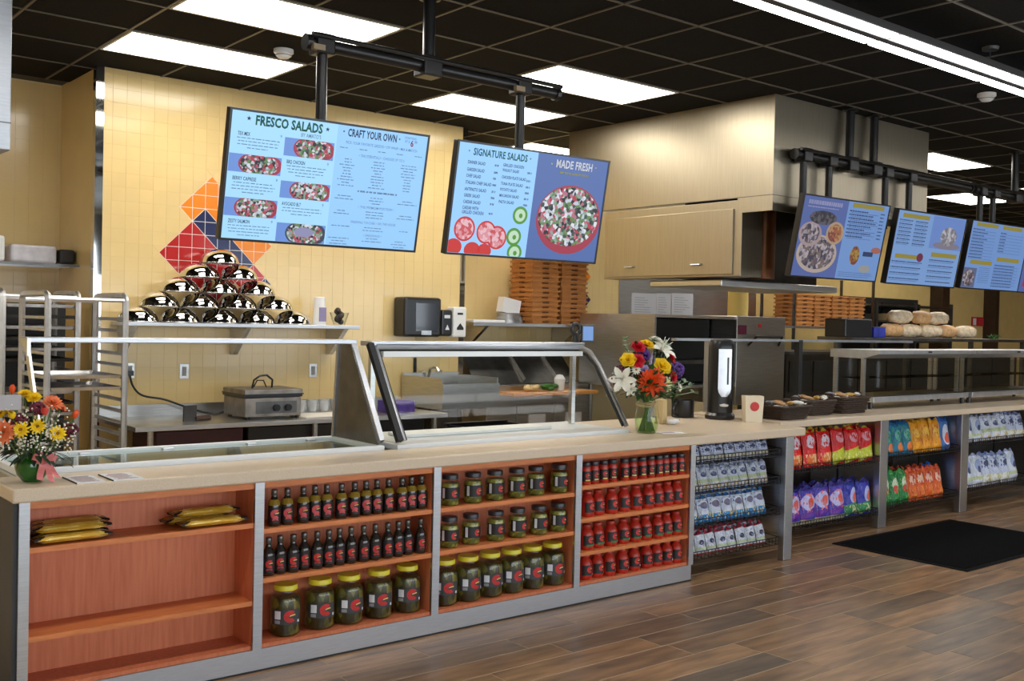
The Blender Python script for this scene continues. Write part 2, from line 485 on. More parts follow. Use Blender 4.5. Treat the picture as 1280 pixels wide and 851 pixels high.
plain.sort(key=lambda t: (t[0]*.6+abs(t[1])*.5) if t[1] > -9 else 99)
for k, (u, v) in enumerate(plain):
    if k+nobj < 298: put_tile(SQ, 'y', u, v, wall, WY)
    else:
        kk = tilemesh(SQ, tile_y, 0); rest.add([(p[0]+TX0+u*TS, p[1]+WY, p[2]+TZ0+v*TS) for p in kk.v], kk.f)
tag(rest.build('tile_field', tile_y, wall), None, kind='stuff')

def tiled(name, x0, x1, y, z0, z1, parent):
    b = MB(); x = x0
    while x < x1-.02:
        z = z0; w = min(TS, x1-x)
        while z < z1-.02:
            h = min(TS, z1-z)
            k = tilemesh([(0, 0), (w/TS, 0), (w/TS, h/TS), (0, h/TS)], tile_y, 0)
            b.add([(p[0]+x, p[1]+y, p[2]+z) for p in k.v], k.f); z += TS
        x += TS
    return tag(b.build(name, tile_y, parent), None, kind='stuff')
RYL = 9.17
wl = struct('wall_recess_left', MB().box(X0R, WX0, RYL, RYL+.15, 0, CZ+.01), grout)
tiled('tile_field', .9, WX0-.005, RYL, .3, CZ, wl)
# return of the thick wall, facing the left recess
wr = struct('wall_return_left', MB().box(WX0-.012, WX0, WY+.005, RYL, 0, CZ+.01), tile_y)
wrr = struct('wall_recess_right', MB().box(WX1, X1R, RY, RY+.15, 0, CZ+.01), grout)
tiled('tile_field', WX1+.01, 10.6, RY, .9, CZ-.02, wrr)
big = mat('glazed_cream_wall', srgb(222, 190, 122), .3, 0, .04, 6)
MB().box(10.62, X1R, RY-.006, RY, .2, CZ-.02).build('wall_cladding', big, wrr)
struct('wall_left', MB().box(X0R-.15, X0R, Y0R, RYL, 0, CZ+.1), mat('wall_paint_left', srgb(214, 196, 160), .7))
struct('wall_right', MB().box(X1R, X1R+.15, Y0R, RYL, 0, CZ+.1), mat('wall_paint_right', srgb(190, 150, 92), .7))
# shop front behind the photographer: piers, sill, head and mullions with daylight between
wf = mat('wall_paint_front', srgb(205, 198, 186), .7)
fr = MB()
fr.box(X0R-.15, X1R+.15, Y0R-.15, Y0R, 0, .25); fr.box(X0R-.15, X1R+.15, Y0R-.15, Y0R, 2.95, CZ+.1)
for x in (-3.2, 1.9, 7.0, 13.5, 18.0): fr.box(x, x+.35 if x < 13 else x+3.9, Y0R-.15, Y0R, .25, 2.95)
front = struct('wall_front', fr, wf)
for k, (a, b) in enumerate(((-2.85, 1.9), (2.25, 7.0), (7.35, 13.5))):
    w = MB(); n = 3
    for i in range(n+1):
        xx = a+(b-a)*i/n; w.box(xx-.03, xx+.03, Y0R-.1, Y0R-.02, .25, 2.95)
    w.box(a, b, Y0R-.1, Y0R-.02, .25, .31); w.box(a, b, Y0R-.1, Y0R-.02, 2.89, 2.95)
    o = struct('window_%d' % (k+1), w, dark_steel)
# steel corner trims on the tiled wall
for k, x in enumerate((WX0-.008, WX1+.008)):
    t = MB(); t.box(x-.03, x+.03, WY-.012, WY-.006, 0, CZ); t.box(x-.03 if k == 0 else x+.024, x-.024 if k == 0 else x+.03, WY-.006, WY+.06, 0, CZ)
    struct('trim_%d' % (k+1), t, chrome)
# ================================================================== ceiling lamps
def troffer(i, j, label):
    x0, x1, y0, y1 = GX+i*MOD, GX+(i+2)*MOD, GY+j*MOD, GY+(j+1)*MOD
    t = thing('ceiling_lamp', label, 'ceiling lamp', ((x0+x1)/2, (y0+y1)/2, CZ), 'recessed rectangular ceiling lamps')
    f = MB(); e = .028
    f.box(x0+.01, x1-.01, y0+.01, y0+e, CZ-.008, CZ+.01).box(x0+.01, x1-.01, y1-e, y1-.01, CZ-.008, CZ+.01)
    f.box(x0+.01, x0+e, y0+e, y1-e, CZ-.008, CZ+.01).box(x1-e, x1-.01, y0+e, y1-e, CZ-.008, CZ+.01)
    f.build('frame', lamp_fr, t, world=True)
    MB().box(x0+e, x1-e, y0+e, y1-e, CZ-.006, CZ+.008).build('diffuser', lamp_m, t, world=True)
LL = ['rectangular ceiling lamp at the top left, cut by the photo edge', 'rectangular ceiling lamp nearest the wall corner at left',
      'rectangular ceiling lamp above right of the second menu screen', 'rectangular ceiling lamp behind the pole of the second menu screen',
      'ceiling lamp peeking between second menu screen and steel hood', 'rectangular ceiling lamp right of the steel hood, upper one',
      'rectangular ceiling lamp far right, lower and farther one', 'ceiling lamp left outside the frame, nearer row', 'ceiling lamp left outside the frame, wall row',
      'ceiling lamp hidden above the hood in the wall row', 'ceiling lamp at the far right in the nearer row']
for (i, j), l in zip(LAMPS, LL):
    troffer(i, j, l)
# suspended double strip light
st = thing('strip_light', 'long suspended double strip light running along the ceiling', 'strip light', (5.5, 3.385, 3.30))
MB().box(-1.33, 13.75, 3.272, 3.515, 3.312, 3.36).build('housing', mat('strip_housing', (.05, .047, .045), .5), st, world=True, bevel=.006)
MB().box(-1.33, 13.75, 3.365, 3.418, 3.300, 3.313).build('centre_rail', mat('strip_rail', (.05, .047, .045), .5), st, world=True)
k = 0
for i in range(11):
    xa = -1.32+1.37*i
    for ya, yb in ((3.432, 3.508), (3.284, 3.358)):
        MB().box(xa+.022, xa+1.348, ya, yb, 3.302, 3.314).build('diffuser', strip_m, st, world=True)
for x in (-.6, 3.0, 6.75, 10.5):
    MB().cyl((x, 3.36, 3.36), (x, 3.36, CZ-.02), .004, n=6).build('suspension_cable', dark_steel, st, world=True)
    MB().lathe([(0, -.02), (.05, -.02), (.055, 0)], 14, (x, 3.36, CZ)).build('canopy', mat('canopy_grey', (.06, .055, .05), .5), st, world=True, smooth=True)
for (x, y), l in zip(((3.36, 6.74), (8.04, 4.02)), ('round white smoke detector left of the screen pole', 'round white smoke detector under the strip light at right')):
    t = thing('smoke_detector', l, 'smoke detector', (x, y, CZ-.06), 'smoke detectors')
    MB().lathe([(0, -.001), (.035, 0), (.05, .012), (.055, .03), (.07, .036), (.07, .06)], 18).build('body', white_pl, t, smooth=True)
    MB().lathe([(.052, .016), (.058, .016), (.058, .021), (.052, .021)], 18).build('vent_ring', mat('vent_grey', (.25, .25, .25), .6), t)

# ================================================================== front counter
CF, CB = 4.30, 4.50           # shelf fronts, shelf backs
SLAB_Z0, SLAB_Z1 = .858, .915
w1 = thing('countertop', 'long speckled beige front worktop over the wooden shelf bays', 'countertop', (3.5, 4.6, SLAB_Z0))
MB().prism([(1.03, 4.262), (6.12, 4.262), (6.12, 4.53), (6.19, 4.53), (6.19, 5.30), (4.78, 5.30), (4.78, 4.61), (1.03, 4.61)], SLAB_Z0, SLAB_Z1, 'z').build('slab', stone, w1, world=True, bevel=.008)
PX = [1.082, 2.066, 3.037, 4.017, 4.99]
pl = thing('plinth', 'low brushed steel plinth under the wooden shelf bays', 'plinth', (3, CF, 0))
MB().box(1.06, 5.0, CF, CF+.02, 0.002, .10).build('kick_plate', steel_b, pl, world=True)
MB().box(1.06, 5.0, CF+.02, CB+.1, 0.002, .098).build('base_box', dark_steel, pl, world=True)
MB().box(1.06, 5.0, CF-.004, CF+.002, 0.001, .008).build('floor_seal', black_matte, pl, world=True)
BAYS = [('nearly empty wooden shelf bay at the left counter end', [.672, .322]),
        ('wooden shelf bay holding sauce bottles and yellow-lidded pickle jars', [.640, .416]),
        ('wooden shelf bay holding black-lidded olive jars', [.640, .420]),
        ('wooden shelf bay packed with red sauce bottles', [.672, .484, .291])]
for i, (lab, sh) in enumerate(BAYS):
    a, b = PX[i]+.004, PX[i+1]-.004
    t = thing('shelf_unit', lab, 'shelf unit', ((a+b)/2, CF, .10), 'wooden shelf bays in the front counter')
    MB().box(a+.018, b-.018, CB, CB+.016, .118, .85).build('back_panel', wood, t, world=True)
    for x in (a, b-.018): MB().box(x, x+.018, CF+.013, CB+.016, .101, .855).build('side_panel', wood, t, world=True)
    MB().box(a+.0185, b-.0185, CF+.008, CB, .101, .118).build('bottom_panel', wood, t, world=True)
    MB().box(a+.0185, b-.0185, CF+.008, CB, .825, .855).build('top_rail', wood_edge, t, world=True)
    for z in sh: MB().box(a+.0185, b-.0185, CF+.004, CB-.0005, z-.021, z).build('shelf', wood_edge, t, world=True)
for i, x in enumerate(PX):
    w = .022 if i else .02
    t = MB().box(x-w, x+w, CF-.006, CF+.0105, .101 if i else .004, SLAB_Z0-.001)
    o = t.build('steel_post', steel_b)
    tag(o, ['steel edge post at the left end of the front counter', 'steel post between empty bay and sauce bottle bay', 'steel post between sauce bottles and black-lidded olive jars',
            'steel post between olive jars and red sauce bottles', 'steel post between red sauce bottles and first crisp rack'][i], 'post', 'steel posts dividing the counter bays')
o = MB().box(1.045, 1.062, CF+.012, 5.2, .004, SLAB_Z0-.001).build('end_panel', mat('dark_laminate', (.035, .034, .036), .5, 0, .2, 5)); tag(o, 'dark end panel closing the left end of the counter', 'panel')
o = MB().box(1.07, 4.98, CB+.12, CB+.14, .004, SLAB_Z0-.001).build('rear_panel', dark_steel); tag(o, 'dark panel behind the wooden shelf bays', 'panel')
# crisp-rack bay of the front counter
t = thing('counter_frame', 'steel side frame of the white crisp bag bay', 'counter frame', (5.5, 4.4, 0))
MB().box(5.955, 6.045, CF, CF+.05, .002, SLAB_Z0-.001).build('post', steel_b, t, world=True, bevel=.003)
MB().box(5.97, 5.985, CF+.05, 5.05, .10, SLAB_Z0-.001).build('side_panel', steel, t, world=True)
MB().box(5.02, 5.97, 4.78, 4.80, .12, SLAB_Z0-.001).build('back_panel', dark_steel, t, world=True)

# ================================================================== second (right-hand) counter
S2 = 4.53
w2 = thing('countertop', 'long beige worktop of the right-hand counter beyond the baskets', 'countertop', (8, 5, .877))
MB().box(6.20, 12.6, S2, 5.40, .877, .925).build('slab', stone, w2, world=True, bevel=.006)
for k, (x0, x1) in enumerate(((6.42, 6.46), (7.585, 7.70), (8.89, 9.02), (10.3, 10.43), (11.7, 11.83))):
    if k == 0: continue
    t = thing('counter_frame', ['', 'steel divider post between red and teal crisp bags', 'steel divider post between orange and white crisp bags', 'steel divider post right of the far white crisp bags', 'steel divider post at the far end of the right counter'][k], 'post', (x0, S2+.04, 0), 'divider posts of the right counter')
    MB().box(x0, x1, S2+.045, S2+.10, .002, .876).build('post', steel_b, t, world=True, bevel=.003)
    MB().box(x0+.04, x1-.04, S2+.10, 5.25, .10, .876).build('side_panel', steel, t, world=True)
o = MB().box(6.06, 12.6, 5.27, 5.29, .005, .876).build('rear_panel', dark_steel); tag(o, 'dark steel back panel behind the right-hand crisp racks', 'panel')

# ================================================================== bottles and jars
def arc_patch(mb, r, th0, z0, pts):
    """closed convex outline pts (arc metres, z) wrapped on a cylinder, centred at angle th0 (0 faces -Y)"""
    def P(a, z): t = th0+a/r; return (r*math.sin(t), -r*math.cos(t), z0+z)
    n = len(pts); vs = [P(0, sum(p[1] for p in pts)/n)]+[P(*p) for p in pts]
    return mb.add(vs, [(0, 1+i, 1+(i+1) % n) for i in range(n)])
def wrap(mb, r, t0, t1, z0, z1, n=10):
    vs = []
    for i in range(n+1):
        t = t0+(t1-t0)*i/n
        for z in (z0, z1): vs.append((r*math.sin(t), -r*math.cos(t), z))
    return mb.add(vs, [(2*i, 2*i+2, 2*i+3, 2*i+1) for i in range(n)])
def cmark(mb, r, th0, z0, s):
    """thick C-shaped mark"""
    vs = []; n = 12
    for i in range(n+1):
        t = math.radians(45+270*i/n)
        for q in (.30, 1.0):
            a = th0+s*q*math.cos(t)/r; vs.append((r*math.sin(a), -r*math.cos(a), z0+s*q*math.sin(t)))
    return mb.add(vs, [(2*i, 2*i+2, 2*i+3, 2*i+1) for i in range(n)])
lab_black = mat('black_label', (.016, .015, .017), .4)
lab_red = mat('red_emblem', srgb(196, 44, 40), .45, 0, .15, 30)
lab_pink = mat('rose_emblem', srgb(214, 84, 88), .45, 0, .15, 30)
lab_yel = mat('yellow_slash', srgb(236, 206, 110), .45)
lab_white = mat('white_label', (.74, .75, .78), .5)
lab_green = mat('green_label_band', srgb(60, 120, 60), .5)
lid_y = mat('yellow_lid', srgb(240, 226, 60), .35, 0, .05, 20)
lid_k = mat('black_lid', (.03, .03, .035), .3)
sauce_dark = mat('dark_sauce', (.020, .011, .007), .15, 0, .3, 10)
oil_glint = mat('golden_oil_highlight', srgb(150, 122, 40), .2, 0, .2, 25)  # yellow oil highlight on the bottle shoulder, painted as colour
sauce_red = mat('red_sauce', srgb(186, 46, 28), .3, 0, .2, 25)
pickle = chunks('pickles', [srgb(84, 80, 32), srgb(112, 102, 40), srgb(64, 60, 26), srgb(132, 118, 54), srgb(50, 46, 22)], 40, rough=.3, sz=.5)
olive_m = chunks('olives', [srgb(150, 148, 60), srgb(128, 126, 48), srgb(170, 160, 80), srgb(96, 98, 40)], 60, rough=.3)
PROTO = bpy.data.objects
def emblem(t, lab, r, th, z, s, red=True):
    cmark(MB(), r+.0012, th, z, s).build('emblem', lab_red if red else lab_pink, lab)
    m = MB(); arc_patch(m, r+.0018, th+s*.25/r, z+s*.1, [(-s*.45, -s*.12), (s*.5, s*.05), (s*.5, s*.25), (-s*.35, s*.1)]); m.build('slash_mark', lab_yel, lab)
TH = -.28
def big_jar():
    t = thing('pickle_jar', 'x', 'jar')
    r = .0745
    MB().lathe([(0, 0), (r*.86, .0), (r, .012), (r, .19), (r*.93, .212), (r*.74, .228), (r*.70, .24), (r*.70, .25)], 20).build('glass_body', jar_glass, t, smooth=True)
    def wob(a, z): return 1+.035*math.sin(9*a+3*math.sin(z*40))
    MB().lathe([(0, .004), (r*.82, .005), (r*.94, .018), (r*.93, .09), (r*.955, .13), (r*.94, .186), (r*.85, .206), (0, .21)], 28, (0, 0, 0), wob).build('pickles', pickle, t, smooth=True)
    L = MB().lathe([(0, .272), (r*.74, .272), (r*.77, .268), (r*.77, .245), (r*.72, .243)], 24).build('lid', lid_y, t, smooth=True)
    lb = wrap(MB(), r+.001, -1.35, .62, .068, .148, 12).build('label', mat('grey_label', (.05, .05, .055), .45) if 'grey_label' not in bpy.data.materials else bpy.data.materials['grey_label'], t)
    wrap(MB(), r+.002, -1.12, -.72, .098, .142, 4).build('white_panel', lab_white, lb); wrap(MB(), r+.002, -1.12, -.76, .074, .092, 4).build('grey_panel', mat('panel_grey', (.3, .3, .31), .5), lb)
    wrap(MB(), r+.002, .42, .58, .075, .09, 3).build('price_mark', lab_white, lb)
    emblem(t, lb, r+.001, -.1, .112, .033)
    t.scale = (.97, .97, .86)
    return t
def small_jar():
    t = thing('olive_jar', 'x', 'jar'); r = .052
    MB().lathe([(0, 0), (r*.88, 0), (r, .01), (r, .095), (r*.92, .116), (r*.76, .127), (r*.76, .138)], 18).build('glass_body', jar_glass, t, smooth=True)
    def wob(a, z): return 1+.05*math.sin(8*a+60*z)*math.cos(70*z)
    MB().lathe([(0, .003), (r*.84, .004), (r*.92, .014), (r*.9, .03), (r*.93, .045), (r*.92, .1), (r*.84, .115), (0, .12)], 28, (0, 0, 0), wob).build('olives', olive_m, t, smooth=True)
    MB().lathe([(0, .158), (r*.80, .158), (r*.83, .154), (r*.83, .136), (r*.78, .134)], 20).build('lid', lid_k, t, smooth=True)
    lb = wrap(MB(), r+.001, -1.5, .75, .036, .096, 12).build('label', lab_black, t)
    wrap(MB(), r+.002, -1.28, -1.0, .04, .092, 3).build('barcode_panel', lab_white, lb)
    emblem(t, lb, r+.001, .02, .064, .018)
    return t
def sauce_bottle(dark):
    t = thing('sauce_bottle', 'x', 'bottle'); r = .029
    H = .178 if not dark else .186
    b = MB().lathe([(0, 0), (r*.92, 0), (r, .006), (r, .098), (r*.9, .116), (r*.5, .136), (r*.42, .15), (r*.42, H-.022)], 16).build('glass_body', mat('bottle_glass', (.02, .014, .01), .06, coat=.5) if 'bottle_glass' not in bpy.data.materials else bpy.data.materials['bottle_glass'], t, smooth=True)
    if not dark: MB().lathe([(r*1.012, .101), (r*.92, .117), (r*.66, .130)], 16).build('oil_highlight', oil_glint, t, smooth=True)
    MB().lathe([(r*.46, H-.03), (r*.5, H-.026), (r*.5, H-.004), (r*.42, H), (0, H)], 12).build('cap', mat('clear_cap', (.07, .06, .05), .12, coat=.6) if 'clear_cap' not in bpy.data.materials else bpy.data.materials['clear_cap'], t, smooth=True)
    lb = wrap(MB(), r+.0008, -1.3, 1.0, .018, .092, 10).build('label', lab_black, t)
    emblem(t, lb, r+.0008, TH, .060, .024 if not dark else .020, dark)
    t.scale = (1, 1, .94)
    m = MB(); arc_patch(m, r+.0018, TH, .032, [(-.015, -.004), (.015, -.004), (.013, .006), (-.013, .006)]); m.build('name_band', lab_pink if not dark else lab_red, lb)
    return t
def red_bottle(green):
    t = thing('red_sauce_bottle', 'x', 'bottle'); r = .042
    MB().lathe([(0, 0), (r*.9, 0), (r, .008), (r, .03), (r*.93, .05), (r*.97, .09), (r*.9, .108), (r*.62, .128), (r*.55, .135)], 16).build('bottle_body', sauce_red, t, smooth=True)
    MB().lathe([(r*.6, .133), (r*.64, .135), (r*.64, .152), (r*.58, .156), (0, .156)], 14).build('cap', mat('red_cap', srgb(176, 48, 34), .35) if 'red_cap' not in bpy.data.materials else bpy.data.materials['red_cap'], t, smooth=True)
    lb = wrap(MB(), r+.001, -1.2, .8, .028, .090, 10).build('label', lab_black, t)
    emblem(t, lb, r+.001, -.05, .064, .021)
    if green: wrap(MB(), r+.002, -.75, .6, .024, .036, 6).build('green_band', lab_green, lb)
    wrap(MB(), r+.002, .45, .62, .028, .04, 2).build('price_mark', lab_white, lb)
    t.scale = (1, 1, .93)
    return t
def relish_jar():
    t = thing('relish_jar', 'x', 'jar'); r = .031
    MB().lathe([(0, 0), (r*.92, 0), (r, .006), (r, .085), (r*.85, .1), (r*.8, .106)], 16).build('jar_body', sauce_red, t, smooth=True)
    MB().lathe([(r*.84, .104), (r*.86, .106), (r*.86, .124), (r*.82, .127), (0, .127)], 14).build('lid', lid_k, t, smooth=True)
    lb = wrap(MB(), r+.001, -1.4, 1.0, .018, .078, 10).build('label', lab_black, t)
    emblem(t, lb, r+.001, TH, .052, .016)
    wrap(MB(), r+.0018, TH-.45, TH+.45, .022, .030, 4).build('yellow_band', lab_yel, lb)
    return t
def place_row(make, xs, y, z, lab, grp, jig=.006, rot=.15):
    p = make()
    for i, x in enumerate(xs):
        o = p if i == 0 else copy_tree(p)
        o.location = (x, y+R.uniform(-jig, jig), z+.0005); o.rotation_euler = (0, 0, R.uniform(-rot, rot))
        tag(o, lab % ORD[i], None, grp)
def X(cx, x0, k, py, Y): return un(x0+cx/k, py, 1, Y).x
def xs(lst, x0, k, py, Y, dmin):
    o = sorted(X(c, x0, k, py, Y) for c in lst)
    for i in range(1, len(o)):
        if o[i]-o[i-1] < dmin: o[i] = o[i-1]+dmin
    return o
def clampx(l, a, b, d):
    l = [max(x, a) for x in l]
    for i in range(1, len(l)): l[i] = max(l[i], l[i-1]+d)
    l[-1] = min(l[-1], b)
    for i in range(len(l)-2, -1, -1): l[i] = min(l[i], l[i+1]-d)
    return l
BX = [(PX[i]+.024, PX[i+1]-.024) for i in range(4)]
l = clampx(xs([72, 125, 190, 240, 287, 345, 398, 447, 492, 540, 590, 636, 685], 320, 3.273, 640, 4.36, .062), BX[1][0]+.03, BX[1][1]-.03, .062)
place_row(lambda: sauce_bottle(False), l, 4.355, .640, 'dark sauce bottle with golden shoulder highlight, %s from left on the top bottle shelf', 'golden-shouldered sauce bottles on the top shelf')
l = clampx(xs([47, 97, 135, 190, 245, 290, 338, 383, 435, 482, 533, 572, 618, 667], 320, 3.273, 690, 4.36, .062), BX[1][0]+.03, BX[1][1]-.03, .062)
place_row(lambda: sauce_bottle(True), l, 4.355, .416, 'dark dressing bottle, %s from left on the middle bottle shelf', 'dark dressing bottles on the middle shelf')
l = clampx(xs([118, 260, 375, 497, 645], 320, 3.273, 770, 4.40, .152), BX[1][0]+.078, BX[1][1]-.078, .152)
place_row(big_jar, l, 4.40, .118, 'big yellow-lidded pickle jar, %s from left below the dark bottles', 'big pickle jars under the bottles', .004)
for py, z, lst, w in ((620, .640, [72, 168, 262, 355, 440, 538], 'top'), (675, .420, [68, 163, 265, 360, 447, 540], 'middle')):
    l = clampx(xs(lst, 540, 3.403, py, 4.38, .108), BX[2][0]+.055, BX[2][1]-.055, .108)
    place_row(small_jar, l, 4.375, z, 'black-lidded olive jar, %s from left on the '+w+' jar shelf', 'olive jars on the '+w+' shelf')
l = clampx(xs([62, 150, 247, 345, 435, 530], 540, 3.403, 730, 4.40, .15), BX[2][0]+.075, BX[2][1]-.076, .15)
place_row(big_jar, l, 4.40, .118, 'big yellow-lidded pickle jar, %s from left below the olive jars', 'big pickle jars under the olives', .003)
l = clampx(xs([650, 687, 727, 767, 812, 850, 888, 926, 963, 997, 1038, 1072], 540, 3.403, 590, 4.36, .066), BX[3][0]+.034, BX[3][1]-.034, .066)
place_row(relish_jar, l, 4.355, .672, 'small red relish jar with dark lid, %s from left on the top shelf', 'relish jars on the top shelf')
for py, z, lst, w, gr in ((630, .484, [655, 703, 755, 810, 860, 910, 963, 1012, 1062], 'second', False), (670, .291, [653, 702, 755, 810, 858, 903, 950, 1000, 1048], 'third', True), (710, .118, [650, 692, 745, 800, 853, 910, 965, 1012, 1055], 'bottom', False)):
    l = clampx(xs(lst, 540, 3.403, py, 4.37, .088), BX[3][0]+.045, BX[3][1]-.045, .088)
    place_row(lambda: red_bottle(gr), l, 4.365, z, 'red sauce bottle, %s from left on the '+w+' shelf', 'red sauce bottles on the '+w+' shelf')

# ================================================================== pasta packets on the empty bay's top shelf
pk_y = printed('pasta_packet', srgb(212, 168, 56), [('band', (0, 1), srgb(212, 168, 56)), ('speck', (4, .58, .0, 1), srgb(240, 214, 130))], .3, .3)
pk_k = mat('black_packet_end', (.015, .014, .014), .3, 0, .3, 30, .4)
def packet(L, W_, H_):
    t = thing('pasta_packet', 'x', 'packet')
    b = MB(); nx, ny = 14, 8
    for side in (1, -1):
        vs = []; fs = []
        for i in range(nx+1):
            u = i/nx; prof = min(1, min(u, 1-u)*7)**.6
            for j in range(ny+1):
                v = j/ny; q = math.sin(math.pi*v)**.5*prof
                vs.append(((u-.5)*L, (v-.5)*W_*(1+.0*prof), H_/2+side*H_/2*q+.0015*math.sin(23*v)))
        fs = [(i*(ny+1)+j, (i+1)*(ny+1)+j, (i+1)*(ny+1)+j+1, i*(ny+1)+j+1) for i in range(nx) for j in range(ny)]
        b.add(vs, fs)
    b.build('wrapper', pk_y, t, smooth=True)
    for s in (-1, 1):
        e = MB(); n = 8; vs = []
        for i in range(4):
            u = i/3; hh = H_*(.52-.36*u)
            for j in range(n):
                a = 2*math.pi*j/n; vs.append((s*(L*.33+u*L*.17), W_*.5*math.cos(a)*(1.01+.04*u), H_/2+hh*math.sin(a)+.003*math.sin(5*a+i)))
        e.add(vs, [(i*n+j, (i+1)*n+j, (i+1)*n+(j+1) % n, i*n+(j+1) % n) for i in range(3) for j in range(n)]); e.build('end_seal', pk_k, t, smooth=True)
    return t
pz = packet(.305, .084, .034)
spots = [(1.275, 4.352, 0, .03, 'lower front pasta packet at the left of the top shelf'), (1.285, 4.44, 0, .02, 'lower rear pasta packet at the left of the top shelf'),
         (1.272, 4.358, .039, -.02, 'upper front pasta packet at the left of the top shelf'), (1.292, 4.446, .039, .03, 'upper rear pasta packet at the left of the top shelf'),
         (1.868, 4.350, 0, .02, 'front pasta packet at the right of the top shelf'), (1.835, 4.440, 0, -.02, 'rear pasta packet at the right of the top shelf'), (1.85, 4.395, .039, .02, 'pasta packet lying on the two at the right end')]
for i, (x, y, z, a, lb) in enumerate(spots):
    o = pz if i == 0 else copy_tree(pz); o.location = (x, y, .6772+z); o.rotation_euler = (0, 0, a); tag(o, lb, None, 'pasta packets on the empty bay shelf')

# ================================================================== crisp bags in wire racks
def bag_mesh(w, h, d, mt, seed):
    rr = random.Random(seed); b = MB(); nx, nz = 9, 12
    ph = [rr.uniform(0, 6) for _ in range(4)]
    for side in (-1, 1):
        vs = []
        for i in range(nx+1):
            u = i/nx
            for j in range(nz+1):
                v = j/nz; e = min(1, min(v, 1-v)*6)
                q = (math.sin(math.pi*u)**.55)*e**.7
                pinch = 1-.10*math.sin(math.pi*v)*.6
                x = (u-.5)*w*pinch; z = v*h+(.012*math.sin(9*u+ph[0]) if v > .94 else 0)
                y = side*d/2*q*(1+.10*math.sin(7*u+9*v+ph[1])+.06*math.sin(15*v+ph[2]))
                if v < .02 or v > .98: y += .004*math.sin(26*u+ph[3])
                vs.append((x, y, z))
        b.add(vs, [(i*(nz+1)+j, (i+1)*(nz+1)+j, (i+1)*(nz+1)+j+1, i*(nz+1)+j+1) for i in range(nx) for j in range(nz)])
    return b.data('crisp_bag', mt, 'all')
def s_(*a): return srgb(*a)
WHITE = s_(205, 212, 228)
